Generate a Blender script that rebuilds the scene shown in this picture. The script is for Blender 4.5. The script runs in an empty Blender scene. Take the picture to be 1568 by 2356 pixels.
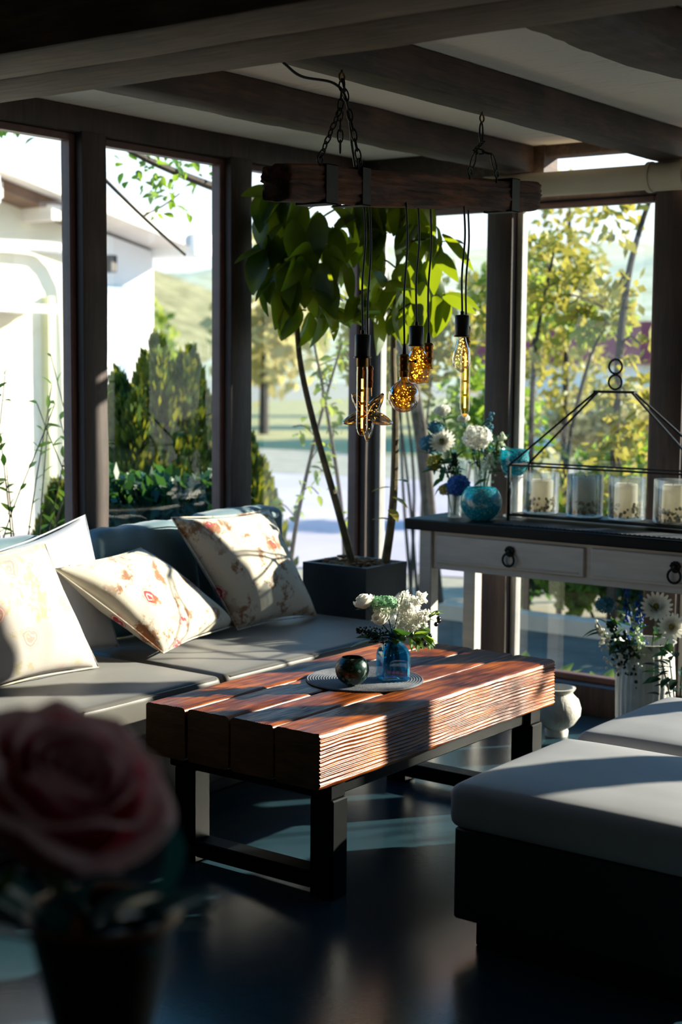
import bpy, bmesh, math, random
from mathutils import Vector, Matrix, noise
random.seed(7)
sc = bpy.context.scene
C = sc.collection
PI = math.pi
V = Vector

# ------------------------------------------------------------------ camera
cam_d = bpy.data.cameras.new('camera')
cam = bpy.data.objects.new('camera', cam_d)
C.objects.link(cam)
sc.camera = cam
cam_d.sensor_fit = 'HORIZONTAL'
cam_d.sensor_width = 24.0
cam_d.lens = 3446.6 * 24.0 / 1568.0
cam_d.clip_start = 0.05
cam_d.clip_end = 600
rt = V((0.80196, 0.59732, 0.0082)); up = V((-0.06613, 0.07514, 0.99498)); fw = V((-0.59371, 0.79847, -0.09976))
cam.matrix_world = Matrix(((rt.x, up.x, -fw.x, 0), (rt.y, up.y, -fw.y, 0), (rt.z, up.z, -fw.z, 1.5), (0, 0, 0, 1)))
cam_d.dof.use_dof = True
cam_d.dof.focus_distance = 4.4
cam_d.dof.aperture_fstop = 3.0

# ------------------------------------------------------------------ sky, sun, exposure
wd = bpy.data.worlds.new('sky'); sc.world = wd; wd.use_nodes = True
nt = wd.node_tree; nt.nodes.clear()
wo = nt.nodes.new('ShaderNodeOutputWorld'); bg = nt.nodes.new('ShaderNodeBackground')
tc = nt.nodes.new('ShaderNodeTexCoord'); sx = nt.nodes.new('ShaderNodeSeparateXYZ')
rp = nt.nodes.new('ShaderNodeValToRGB')
nt.links.new(tc.outputs['Generated'], sx.inputs[0]); nt.links.new(sx.outputs['Z'], rp.inputs[0])
el = rp.color_ramp.elements
el[0].position = 0.0; el[0].color = (0.86, 0.90, 0.93, 1)
el[1].position = 0.9; el[1].color = (0.04, 0.27, 0.70, 1)
e = el.new(0.16); e.color = (0.72, 0.86, 1.0, 1)
e = el.new(0.30); e.color = (0.07, 0.43, 0.90, 1)
bg.inputs['Strength'].default_value = 1.5
nt.links.new(rp.outputs[0], bg.inputs['Color']); nt.links.new(bg.outputs[0], wo.inputs[0])

SUN_AZ = math.radians(37.4); SUN_EL = math.radians(20.0)
sd = bpy.data.lights.new('sun', 'SUN'); sd.energy = 13.0; sd.color = (1.0, 0.89, 0.74); sd.angle = math.radians(0.6)
sun = bpy.data.objects.new('sun', sd); C.objects.link(sun)
to_sun = V((math.sin(SUN_AZ)*math.cos(SUN_EL), math.cos(SUN_AZ)*math.cos(SUN_EL), math.sin(SUN_EL)))
sun.rotation_euler = to_sun.to_track_quat('Z', 'Y').to_euler()
sun.location = (8, 12, 9)

sc.view_settings.view_transform = 'Standard'
sc.view_settings.look = 'None'
sc.view_settings.gamma = 1.0
sc.view_settings.use_curve_mapping = False
sc.view_settings.exposure = 0.35

# ------------------------------------------------------------------ materials
def lin(h):
    h = h.lstrip('#'); o = []
    for i in (0, 2, 4):
        c = int(h[i:i+2], 16) / 255.0
        o.append(c/12.92 if c <= 0.04045 else ((c+0.055)/1.055)**2.4)
    return (o[0], o[1], o[2], 1)

class NT:
    def __init__(s, name):
        s.m = bpy.data.materials.new(name); s.m.use_nodes = True
        s.t = s.m.node_tree; s.t.nodes.clear()
        s.out = s.n('OutputMaterial')
    def n(s, t, **k):
        nd = s.t.nodes.new('ShaderNode' + t)
        for a, b in k.items():
            if a.startswith('i_'):
                nd.inputs[a[2:].replace('_', ' ')].default_value = b
            else:
                setattr(nd, a, b)
        return nd
    def l(s, a, b): s.t.links.new(a, b)
    def coords(s, scale=(1, 1, 1)):
        t = s.n('TexCoord'); mp = s.n('Mapping'); mp.inputs['Scale'].default_value = scale
        s.l(t.outputs['Object'], mp.inputs['Vector']); return mp.outputs[0]
    def noise(s, co, scale, detail=4, rough=.55, dist=0):
        n = s.n('TexNoise'); n.inputs['Scale'].default_value = scale; n.inputs['Detail'].default_value = detail
        n.inputs['Roughness'].default_value = rough; n.inputs['Distortion'].default_value = dist
        s.l(co, n.inputs['Vector']); return n.outputs[0]
    def ramp(s, fac, stops):
        r = s.n('ValToRGB'); e = r.color_ramp.elements
        while len(e) < len(stops): e.new(0.5)
        for i, (p, c) in enumerate(stops):
            e[i].position = p; e[i].color = lin(c) if isinstance(c, str) else (c[0], c[1], c[2], 1)
        s.l(fac, r.inputs[0]); return r.outputs[0]
    def mix(s, fac, a, b):
        m = s.n('Mix', data_type='RGBA')
        for sock, val in ((m.inputs[0], fac), (m.inputs[6], a), (m.inputs[7], b)):
            if hasattr(val, 'is_output'): s.l(val, sock)
            else: sock.default_value = val
        return m.outputs[2]
    def bump(s, h, strength=.3, dist=.01):
        b = s.n('Bump'); b.inputs['Strength'].default_value = strength; b.inputs['Distance'].default_value = dist
        s.l(h, b.inputs['Height']); return b.outputs[0]
    def bsdf(s, color, rough=.5, metal=0, normal=None, spec=.5, coat=0, emis=None, estr=0, sheen=0):
        p = s.n('BsdfPrincipled')
        if hasattr(color, 'is_output'): s.l(color, p.inputs['Base Color'])
        else: p.inputs['Base Color'].default_value = color
        if hasattr(rough, 'is_output'): s.l(rough, p.inputs['Roughness'])
        else: p.inputs['Roughness'].default_value = rough
        p.inputs['Metallic'].default_value = metal
        p.inputs['Specular IOR Level'].default_value = spec
        p.inputs['Coat Weight'].default_value = coat; p.inputs['Coat Roughness'].default_value = .15
        p.inputs['Sheen Weight'].default_value = sheen
        if emis: p.inputs['Emission Color'].default_value = emis; p.inputs['Emission Strength'].default_value = estr
        if normal is not None: s.l(normal, p.inputs['Normal'])
        return p.outputs[0]
    def done(s, sh): s.l(sh, s.out.inputs[0]); return s.m

def plain(name, c1, c2=None, scale=8, rough=.5, metal=0, bump=0, bscale=60, spec=.5, coat=0, stretch=(1, 1, 1), emis=None, estr=0, sheen=0, bdist=.004):
    k = NT(name); co = k.coords(stretch)
    col = lin(c1)
    if c2:
        col = k.ramp(k.noise(co, scale), [(.32, c1), (.68, c2)])
    nm = k.bump(k.noise(co, bscale, 3), bump, bdist) if bump else None
    return k.done(k.bsdf(col, rough, metal, nm, spec, coat, lin(emis) if emis else None, estr, sheen))

def leafmat(name, c1, c2, trans='#a8c020', tf=.4, rough=.45, scale=3):
    k = NT(name); t = k.n('ObjectInfo')
    g = k.n('NewGeometry'); co = k.coords()
    w = k.n('Math', operation='ADD'); k.l(t.outputs['Random'], w.inputs[0]); k.l(g.outputs['Random Per Island'], w.inputs[1])
    fr = k.n('Math', operation='FRACT'); k.l(w.outputs[0], fr.inputs[0])
    col = k.mix(fr.outputs[0], lin(c1), lin(c2))
    d = k.bsdf(col, rough, spec=.4)
    tr = k.n('BsdfTranslucent'); tr.inputs[0].default_value = lin(trans)
    m = k.n('MixShader'); m.inputs[0].default_value = tf
    k.l(d, m.inputs[1]); k.l(tr.outputs[0], m.inputs[2])
    return k.done(m.outputs[0])

def glass(name, tint='#ffffff', rough=.02, body=0.0, bodycol='#ffffff', ior=1.5, speck=None, extra=0.0):
    # thin-walled glass: clear transmission tinted by the glass + Fresnel reflection, optional coloured body (frit, bubbles)
    k = NT(name)
    tr = k.n('BsdfTransparent'); tr.inputs[0].default_value = lin(tint)
    gl = k.n('BsdfGlossy'); gl.inputs['Roughness'].default_value = rough
    fr = k.n('LayerWeight'); fr.inputs[0].default_value = .25
    a = k.n('Math', operation='MULTIPLY_ADD'); a.inputs[1].default_value = .55; a.inputs[2].default_value = .045 + extra
    k.l(fr.outputs['Fresnel'], a.inputs[0])
    cur = tr.outputs[0]
    if body:
        df = k.n('BsdfDiffuse'); tl = k.n('BsdfTranslucent')
        if speck:
            co = k.coords(); vo = k.n('TexVoronoi'); vo.inputs['Scale'].default_value = speck[0]; k.l(co, vo.inputs['Vector'])
            sp = k.n('SeparateColor'); k.l(vo.outputs['Color'], sp.inputs[0])
            col = k.ramp(sp.outputs[0], speck[1]); k.l(col, df.inputs[0]); k.l(col, tl.inputs[0])
        else:
            df.inputs[0].default_value = lin(bodycol); tl.inputs[0].default_value = lin(bodycol)
        m0 = k.n('MixShader'); m0.inputs[0].default_value = .55; k.l(df.outputs[0], m0.inputs[1]); k.l(tl.outputs[0], m0.inputs[2])
        m1 = k.n('MixShader'); m1.inputs[0].default_value = body; k.l(cur, m1.inputs[1]); k.l(m0.outputs[0], m1.inputs[2]); cur = m1.outputs[0]
    m = k.n('MixShader'); k.l(a.outputs[0], m.inputs[0]); k.l(cur, m.inputs[1]); k.l(gl.outputs[0], m.inputs[2])
    return k.done(m.outputs[0])

def wood(name, dark, mid, light, axis='Y', scale=6, rough=.4, bump=.4, coat=0, spec=.5, stretch=14, bdist=.003, stops=(.3, .5, .72)):
    k = NT(name)
    s = {'X': (1, stretch, stretch), 'Y': (stretch, 1, stretch), 'Z': (stretch, stretch, 1)}[axis]
    co = k.coords(s)
    n = k.noise(co, scale, 6, .65, .4)
    big = k.noise(k.coords(), 5, 3)
    mm = k.n('Math', operation='MULTIPLY_ADD'); mm.inputs[1].default_value = .45; k.l(big, mm.inputs[0])
    sb = k.n('Math', operation='MULTIPLY'); sb.inputs[1].default_value = .6; k.l(n, sb.inputs[0]); k.l(sb.outputs[0], mm.inputs[2])
    col = k.ramp(mm.outputs[0], [(stops[0], dark), (stops[1], mid), (stops[2], light)])
    return k.done(k.bsdf(col, rough, 0, k.bump(n, bump, bdist), spec, coat))

M = {}
M['floor'] = None
def floor_mat():
    k = NT('dark_screed'); co = k.coords()
    n = k.noise(co, 1.3, 5); f = k.noise(co, 70, 3)
    col = k.ramp(n, [(.3, '#1f353f'), (.7, '#2a434e')])
    return k.done(k.bsdf(col, .24, 0, k.bump(f, .10, .003), .5))
def plaster_mat():
    k = NT('ceiling_plaster'); co = k.coords((2.2, 55, 1))
    n = k.noise(co, 1.4, 5, .7); patch = k.noise(k.coords(), 1.6, 2)
    a = k.ramp(n, [(.56, (0, 0, 0)), (.66, (1, 1, 1))]); b = k.ramp(patch, [(.45, (0, 0, 0)), (.62, (.8, .8, .8))])
    mu = k.n('Mix', data_type='RGBA', blend_type='MULTIPLY'); mu.inputs[0].default_value = 1
    k.l(a, mu.inputs[6]); k.l(b, mu.inputs[7])
    col = k.mix(mu.outputs[2], lin('#e6ddd0'), lin('#5d5347'))
    return k.done(k.bsdf(col, .85, 0, k.bump(k.noise(k.coords(), 40, 3), .15)))
def floral_mat(name, ground, rose, brown, seed):
    k = NT(name); t = k.n('TexCoord'); mp = k.n('Mapping'); mp.inputs['Location'].default_value = (seed, seed*1.7, seed*.6)
    k.l(t.outputs['Object'], mp.inputs['Vector']); co = mp.outputs[0]
    wob = k.n('TexNoise'); wob.inputs['Scale'].default_value = 22; k.l(co, wob.inputs['Vector'])
    ad = k.n('Vector' + 'Math', operation='MULTIPLY_ADD'); ad.inputs[1].default_value = (.05, .05, .05)
    k.l(wob.outputs['Color'], ad.inputs[0]); k.l(co, ad.inputs[2])
    vo = k.n('TexVoronoi'); vo.inputs['Scale'].default_value = 8.5; k.l(ad.outputs[0], vo.inputs['Vector'])
    blob = k.ramp(vo.outputs['Distance'], [(.24, (1, 1, 1)), (.36, (0, 0, 0))])
    ring = k.n('Math', operation='SINE'); rm = k.n('Math', operation='MULTIPLY'); rm.inputs[1].default_value = 55
    k.l(vo.outputs['Distance'], rm.inputs[0]); k.l(rm.outputs[0], ring.inputs[0])
    rr = k.ramp(ring.outputs[0], [(.0, rose), (.9, '#e9b7a8')])
    sp = k.n('SeparateColor'); k.l(vo.outputs['Color'], sp.inputs[0])
    pick = k.ramp(sp.outputs[0], [(.34, (0, 0, 0)), (.36, (1, 1, 1))])
    mu = k.n('Mix', data_type='RGBA', blend_type='MULTIPLY'); mu.inputs[0].default_value = 1; k.l(blob, mu.inputs[6]); k.l(pick, mu.inputs[7])
    c1 = k.mix(mu.outputs[2], lin(ground), rr)
    # brown twigs and leaves
    tn = k.noise(ad.outputs[0], 11, 5, .7); ms = k.ramp(k.noise(co, 4.5, 2), [(.37, (0, 0, 0)), (.47, (1, 1, 1))])
    tw = k.ramp(tn, [(.53, (0, 0, 0)), (.60, (.9, .9, .9))])
    m2 = k.n('Mix', data_type='RGBA', blend_type='MULTIPLY'); m2.inputs[0].default_value = 1; k.l(tw, m2.inputs[6]); k.l(ms, m2.inputs[7])
    c2 = k.mix(m2.outputs[2], c1, lin(brown))
    return k.done(k.bsdf(c2, .85, 0, k.bump(k.noise(co, 260, 2), .15, .002), .2, 0, None, 0, .2))
def glow(name, c, s):
    k = NT(name); e = k.n('Emission'); e.inputs[0].default_value = lin(c); e.inputs[1].default_value = s
    return k.done(e.outputs[0])

M['floor'] = floor_mat(); M['plaster'] = plaster_mat()
M['post'] = wood('dark_post_timber', '#1e1413', '#33241f', '#4c3831', 'Z', 5, .6, .4, stretch=12)
M['beamx'] = wood('dark_beam_timber', '#1a1310', '#4a382c', '#6a523f', 'X', 5, .7, .6, stretch=10)
M['joist'] = wood('joist_timber', '#211814', '#35271f', '#5b4030', 'Y', 5, .7, .5, stretch=10)
M['frame'] = plain('window_frame_paint', '#5a3d38', '#6d4e47', 12, .45)
M['frame_lit'] = plain('sunlit_frame_edge', '#8d8a88', '#a09c98', 12, .4)  # lit tone of the frame, sunlight put into the colour
M['wall'] = plain('shaded_wall_render', '#3a3733', '#45413c', 4, .9, bump=.2)
M['glasspane'] = glass('window_glass', '#f4fbf8', .0)
M['table'] = wood('varnished_table_timber', '#200e04', '#6c3008', '#b46218', 'Y', 4, .36, .6, .06, .25, 16, .003, (.36, .5, .66))
M['tableend'] = wood('table_end_grain', '#3a200e', '#6b431f', '#85562b', 'X', 9, .5, .5, 0, .4, 6)
M['steel'] = plain('black_steel', '#07090a', '#0c0f10', 20, .5, 0, spec=.12)
M['oldwood'] = wood('weathered_lamp_timber', '#120a07', '#42261a', '#8a5230', 'Y', 5, .8, 1.0, stretch=9, bdist=.01)
M['iron'] = plain('black_iron', '#0a0b0b', '#161512', 30, .5, .2, spec=.3)
M['brass'] = plain('aged_brass', '#6b4a22', '#8f6a33', 30, .3, 1)
M['copper'] = plain('dark_copper', '#5a2c16', '#7d4020', 30, .28, 1)
M['cord'] = plain('black_cable', '#0c0c0d', None, rough=.5)
M['bakelite'] = plain('black_socket', '#141517', None, rough=.35)
M['bulb'] = glass('clear_bulb_glass', '#fff6e6', extra=.04)
M['amber'] = glass('amber_bulb_glass', '#f5c26a', extra=.04)
M['ambertube'] = glass('pale_amber_bulb_glass', '#ffdf9e')
M['chrome_glass'] = glass('smoked_silver_glass', '#b8aaa0', .05, extra=.4)
M['fil'] = glow('filament_glow', '#ffc878', 7.0)
M['led'] = glow('led_glow', '#ffc65c', 6.0)
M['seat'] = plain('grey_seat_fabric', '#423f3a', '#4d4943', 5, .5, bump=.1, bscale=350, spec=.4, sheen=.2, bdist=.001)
M['ottoman'] = plain('grey_ottoman_leather', '#9a9a9d', '#a2a1a3', 5, .55, bump=.12, bscale=400, spec=.35, bdist=.001)
M['darkbase'] = plain('black_upholstery', '#101517', '#151b1d', 8, .6)
M['backcush'] = plain('slate_blue_fabric', '#4b6670', '#5a7680', 8, .7, bump=.1, bscale=300, sheen=.2)
M['cream'] = floral_mat('cream_floral_fabric', '#b4aca6', '#bf9088', '#aaa07c', 3.1)
M['floral'] = floral_mat('rose_print_fabric', '#c8c1b1', '#a83848', '#8a5630', 0.4)
M['floral2'] = floral_mat('rose_print_fabric_two', '#cac2b2', '#a0304a', '#84562f', 5.3)
M['paleblue'] = plain('pale_blue_grey_fabric', '#aab0bd', '#b8bbc5', 8, .8, bump=.1, bscale=300, sheen=.2)
M['mat'] = plain('grey_woven_cord', '#5b5f68', '#6d7078', 60, .8, bump=.4, bscale=300)
M['mosaic'] = glass('green_mosaic_glass', '#0d3b33', .28, .85, '#0c3a30', speck=(130, [(.0, '#02110f'), (.45, '#06352c'), (.8, '#0e5a49'), (.97, '#8ea79a')]), extra=.0)
M['blueglass'] = glass('blue_bottle_glass', '#86cfe8', .03, .10, '#2a9ac0', extra=.06)
M['turq'] = glass('turquoise_crackle_glass', '#3fc0cc', .2, .75, '#2bb3c0', speck=(210, [(.0, '#0f8598'), (.5, '#1fb0c0'), (.85, '#48cdd6'), (1, '#bff2f4')]), extra=.05)
M['ribglass'] = glass('clear_ribbed_glass', '#eef4f4', .03, .12, '#e8eeee', extra=.04)
M['jar'] = glass('clear_jar_glass', '#f2f6f8', .03, .06, '#e8f0f4', extra=.03)
M['wax'] = leafmat('cream_candle_wax', '#efe4cd', '#f6eddc', '#f4e8d0', .5, .6)
M['dried'] = plain('dried_petals', '#a08a4a', '#e8dcc4', 60, .8)
M['white_paint'] = plain('worn_white_paint', '#b9b2aa', '#c8c1b8', 6, .55, bump=.15, bscale=90, stretch=(1, 6, 6))
M['blacktop'] = wood('black_stained_top', '#05090b', '#0c1114', '#161c20', 'X', 5, .5, .25, 0, .15, stretch=9)
M['runner'] = plain('dark_woven_runner', '#161c22', '#262d34', 90, .8, bump=.5, bscale=220)
M['pipe'] = plain('cream_pipe_plastic', '#cfc3a8', '#d6cbb2', 4, .4)
M['ceramic'] = plain('white_knit_ceramic', '#cfccc3', '#dedbd2', 20, .6, bump=.5, bscale=120)
M['planter'] = plain('slate_planter', '#1d2a33', '#27343d', 8, .6, bump=.15)
M['soil'] = plain('bark_mulch', '#5a341a', '#a06a32', 60, .9, bump=.6, bscale=50)
M['bark'] = plain('grey_brown_bark', '#4a4030', '#7a6a4a', 20, .8, bump=.4, bscale=50)
M['darkbark'] = plain('dark_bark', '#2a231d', '#453a30', 20, .85, bump=.4, bscale=50)
M['ficus'] = leafmat('ficus_leaf', '#0f2a16', '#24441a', '#a4b81c', .34, .38)
M['leafA'] = leafmat('fresh_leaf', '#3a6026', '#6f8c38', '#a8b444', .45)
M['leafY'] = leafmat('autumn_yellow_leaf', '#5d7a30', '#b09a3e', '#b4a848', .42)
M['leafD'] = leafmat('dark_leaf', '#12301f', '#25503a', '#4c7a2a', .3)
M['leafG'] = leafmat('mid_green_leaf', '#2f5a2c', '#5c8436', '#9ab838', .45)
M['thuja'] = leafmat('conifer_spray', '#153318', '#4e681e', '#a8a828', .25)
M['flow_w'] = leafmat('white_petal', '#e6e4da', '#f4f2ea', '#f0eee2', .35, .6)
M['flow_wg'] = leafmat('greenish_white_petal', '#cfe0c0', '#eef2e2', '#e8f0d8', .35, .6)
M['flow_b'] = leafmat('blue_petal', '#1d4fa0', '#3b78c4', '#4a86d0', .3, .6)
M['flow_t'] = leafmat('teal_petal', '#2a6a86', '#4f93a8', '#4f98b0', .3, .6)
M['flow_g'] = leafmat('green_floret', '#2f7a4c', '#b4d8b4', '#90c898', .3, .6)
M['flow_y'] = leafmat('olive_bud', '#8a8a3c', '#b0a850', '#c0b850', .3, .6)
M['bud_d'] = leafmat('dark_bud', '#0c241a', '#1d4430', '#20482a', .2, .5)
M['berry'] = plain('blue_black_berry', '#121c30', None, rough=.3)
M['stemg'] = plain('green_stem', '#1c3a24', '#2c5030', 20, .5)
def rose_mat():
    k = NT('dusky_pink_rose_petal'); a = k.n('Attribute', attribute_name='edge')
    col = k.ramp(a.outputs['Fac'], [(.0, '#c86450'), (.6, '#c8405c'), (.84, '#d0587a'), (.97, '#f2ccd8')])
    d = k.bsdf(col, .6, spec=.3, sheen=.3); tr = k.n('BsdfTranslucent'); k.l(col, tr.inputs[0])
    m = k.n('MixShader'); m.inputs[0].default_value = .3; k.l(d, m.inputs[1]); k.l(tr.outputs[0], m.inputs[2])
    return k.done(m.outputs[0])
M['rose'] = rose_mat()
M['potbrown'] = plain('dark_bronze_pot', '#2a1c16', '#4a3022', 14, .45, .3, bump=.2)
M['potrim'] = plain('bronze_rim', '#7a5a44', '#8f6a50', 14, .4, .4)
M['teal_leaf'] = leafmat('dusty_teal_leaf', '#1a4650', '#2a6670', '#2a6a70', .25, .4)
M['house'] = plain('cream_house_render', '#e8e0c4', '#efe8d0', 1.5, .9)
M['housew'] = plain('white_house_render', '#eceae6', '#f4f2ee', 1.5, .9)
M['roofw'] = plain('pale_roof_board', '#d8cfc4', '#e6ddd2', 2, .8)
M['soffit'] = plain('brown_soffit', '#6a5140', '#7c6250', 4, .8)
M['greyblue'] = plain('grey_blue_door', '#7c93a6', '#8ba2b4', 4, .6)
M['whitepipe'] = plain('white_gutter', '#d6d4da', None, rough=.4)
M['lantern'] = plain('dark_lantern', '#2c2420', None, rough=.5)
M['ground'] = plain('garden_gravel', '#8a8474', '#a59c88', 3, .95, bump=.3, bscale=30)
M['road'] = plain('pale_road', '#a49aa2', '#b5aab0', .6, .9)
M['grass'] = plain('dry_grass', '#8a8a52', '#a89a68', 2, .95)
M['kerb'] = plain('pale_kerb', '#b5aa98', '#c4b8a6', 6, .9)
M['hill'] = plain('wooded_hill', '#b8ac78', '#ece0ba', .35, .95)
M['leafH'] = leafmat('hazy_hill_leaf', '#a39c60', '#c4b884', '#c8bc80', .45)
M['redroof'] = plain('red_tiles', '#a83a3a', '#c05048', 3, .8)

# ------------------------------------------------------------------ geometry helpers
ORG = {}
class G:
    def __init__(s): s.v = []; s.f = []; s.a = None
    def add(s, v, f, m=None):
        o = len(s.v)
        s.v += [tuple(m @ V(p)) for p in v] if m else [tuple(p) for p in v]
        s.f += [tuple(i+o for i in q) for q in f]
        return s
    def surf(s, nu, nv, fn, wrapu=False, m=None):
        vs = [fn(i/nu, j/nv) for j in range(nv+1) for i in range(nu if wrapu else nu+1)]
        w = nu if wrapu else nu+1; fs = []
        for j in range(nv):
            for i in range(nu):
                a = j*w+i; b = j*w+(i+1) % w
                fs.append((a, b, b+w, a+w))
        return s.add(vs, fs, m)
    def box(s, x0, x1, y0, y1, z0, z1, m=None):
        v = [(x, y, z) for z in (z0, z1) for y in (y0, y1) for x in (x0, x1)]
        f = [(0, 2, 3, 1), (4, 5, 7, 6), (0, 1, 5, 4), (2, 6, 7, 3), (0, 4, 6, 2), (1, 3, 7, 5)]
        return s.add(v, f, m)
    def rbox(s, x0, x1, y0, y1, z0, z1, r=.01, seg=2, m=None):
        bm = bmesh.new(); bmesh.ops.create_cube(bm, size=1)
        for q in bm.verts: q.co = V(((x0+x1)/2+q.co.x*(x1-x0), (y0+y1)/2+q.co.y*(y1-y0), (z0+z1)/2+q.co.z*(z1-z0)))
        bmesh.ops.bevel(bm, geom=bm.edges[:], offset=r, segments=seg, affect='EDGES', profile=.5)
        bm.verts.index_update()
        s.add([q.co[:] for q in bm.verts], [[q.index for q in f.verts] for f in bm.faces], m); bm.free(); return s
    def tube(s, pts, r, seg=8, cap=True, m=None, closed=False):
        pts = [V(p) for p in pts]; n = len(pts)
        rs = list(r) if isinstance(r, (list, tuple)) else [r]*n
        t0 = (pts[1]-pts[0]).normalized(); nrm = t0.orthogonal().normalized(); vs = []
        for i, p in enumerate(pts):
            if closed: t = (pts[(i+1) % n]-pts[i-1]).normalized()
            else: t = (pts[min(i+1, n-1)]-pts[max(i-1, 0)]).normalized()
            nrm = (nrm - t*nrm.dot(t))
            nrm = nrm.normalized() if nrm.length > 1e-6 else t.orthogonal().normalized()
            b = t.cross(nrm)
            for k in range(seg):
                a = 2*PI*k/seg; vs.append(p + (nrm*math.cos(a)+b*math.sin(a))*rs[i])
        fs = []
        for i in range(n if closed else n-1):
            j = (i+1) % n
            for k in range(seg):
                fs.append((i*seg+k, i*seg+(k+1) % seg, j*seg+(k+1) % seg, j*seg+k))
        if cap and not closed:
            fs.append(tuple(range(seg-1, -1, -1))); fs.append(tuple((n-1)*seg+k for k in range(seg)))
        return s.add(vs, fs, m)
    def lathe(s, prof, c=(0, 0, 0), seg=32, m=None, rfn=None):
        n = len(prof); vs = []
        for (r, z) in prof:
            for k in range(seg):
                a = 2*PI*k/seg; q = r*(rfn(a, z) if rfn else 1)
                vs.append((c[0]+q*math.cos(a), c[1]+q*math.sin(a), c[2]+z))
        fs = [(i*seg+k, i*seg+(k+1) % seg, (i+1)*seg+(k+1) % seg, (i+1)*seg+k) for i in range(n-1) for k in range(seg)]
        return s.add(vs, fs, m)
    def torus(s, c, R, r, ax='Z', seg=20, ts=6, stretch=1.0, m=None):
        pts = []
        for i in range(seg):
            a = 2*PI*i/seg; x, y = R*math.cos(a), R*stretch*math.sin(a)
            p = {'Z': (x, y, 0), 'X': (0, x, y), 'Y': (x, 0, y)}[ax]; pts.append((c[0]+p[0], c[1]+p[1], c[2]+p[2]))
        return s.tube(pts, r, ts, closed=True, m=m)
    def ball(s, c, r, nu=10, nv=6, sc=(1, 1, 1), m=None):
        return s.surf(nu, nv, lambda u, v: (c[0]+r*sc[0]*math.sin(PI*v)*math.cos(2*PI*u), c[1]+r*sc[1]*math.sin(PI*v)*math.sin(2*PI*u), c[2]-r*sc[2]*math.cos(PI*v)), True, m)
    def mesh(s, name, mat, smooth=True, off=(0, 0, 0)):
        me = bpy.data.meshes.new(name)
        o = V(off)
        me.from_pydata([(p[0]-o.x, p[1]-o.y, p[2]-o.z) for p in s.v], [], s.f)
        if smooth:
            me.polygons.foreach_set('use_smooth', [True]*len(me.polygons))
        me.materials.append(mat)
        if s.a:
            at = me.attributes.new('edge', 'FLOAT', 'POINT'); at.data.foreach_set('value', s.a)
        me.update(); return me
    def build(s, name, mat, parent=None, smooth=True, at=None, sharp=True):
        if parent is not None: off = ORG[parent.name]
        elif at is not None: off = V(at)
        else:
            xs, ys, zs = zip(*s.v); off = V(((min(xs)+max(xs))/2, (min(ys)+max(ys))/2, min(zs)))
        me = s.mesh(name, mat, smooth, off)
        if smooth and sharp:
            try: me.set_sharp_from_angle(angle=math.radians(42))
            except Exception: pass
        o = bpy.data.objects.new(name, me); C.objects.link(o)
        if parent is not None: o.parent = parent
        else: o.location = off
        ORG[o.name] = V(off); return o

def tag(o, label=None, cat=None, group=None, kind=None):
    if label: o['label'] = label
    if cat: o['category'] = cat
    if group: o['group'] = group
    if kind: o['kind'] = kind
    return o
def thing(name, at, label, cat, group=None):
    o = bpy.data.objects.new(name, None); o.empty_display_size = .05; C.objects.link(o); o.location = at
    ORG[o.name] = V(at); return tag(o, label, cat, group)
def inst(name, me, mw, parent):
    o = bpy.data.objects.new(name, me); C.objects.link(o); o.parent = parent
    o.matrix_local = Matrix.Translation(-ORG[parent.name]) @ mw
    ORG[o.name] = mw.translation.copy(); return o
def struct(name, parent=None):
    o = bpy.data.objects.new(name, None); C.objects.link(o); ORG[o.name] = V((0, 0, 0)); o['kind'] = 'structure'; return o
def S(o): o['kind'] = 'structure'; return o
def frame_to(p, d, roll=0, upv=(0, 0, 1)):
    # matrix with +X along d at p
    x = V(d).normalized(); z = V(upv) - x*x.dot(V(upv))
    z = z.normalized() if z.length > 1e-4 else x.orthogonal().normalized()
    y = z.cross(x)
    m = Matrix(((x.x, y.x, z.x, p[0]), (x.y, y.y, z.y, p[1]), (x.z, y.z, z.z, p[2]), (0, 0, 0, 1)))
    return m @ Matrix.Rotation(roll, 4, 'X')
def rnd(a, b): return random.uniform(a, b)
def rdir():
    while True:
        q = V((rnd(-1, 1), rnd(-1, 1), rnd(-1, 1)))
        if .05 < q.length < 1: return q.normalized()
def curve(pts, n=12):
    # Catmull-Rom through points
    P = [V(p) for p in pts]; P = [P[0]*2-P[1]] + P + [P[-1]*2-P[-2]]; out = []
    for i in range(1, len(P)-2):
        for k in range(n):
            t = k/n; a, b, c, d = P[i-1:i+3]
            out.append(.5*((2*b)+(c-a)*t+(2*a-5*b+4*c-d)*t*t+(3*b-a-3*c+d)*t**3))
    out.append(P[-2]); return out
def taper(n, a, b): return [a+(b-a)*i/(n-1) for i in range(n)]

def leaf_geo(L=1, W=.4, fold=.12, droop=.3, nu=6, tip=1.0, base=.0):
    g = G()
    def fn(u, v):
        w = W*.5*(math.sin(PI*min(1, (u*.96+.02))**.8)**.9)
        s = (v-.5)*2
        return (L*(u-.12*droop*u*u), s*w, -droop*L*u*u*.5 + abs(s)*w*fold*2 - .0)
    g.surf(nu, 2, fn); return g
LEAF = {}
def leaf_mesh(key, mat, **k):
    if key not in LEAF: LEAF[key] = leaf_geo(**k).mesh('leaf', mat)
    return LEAF[key]

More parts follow.
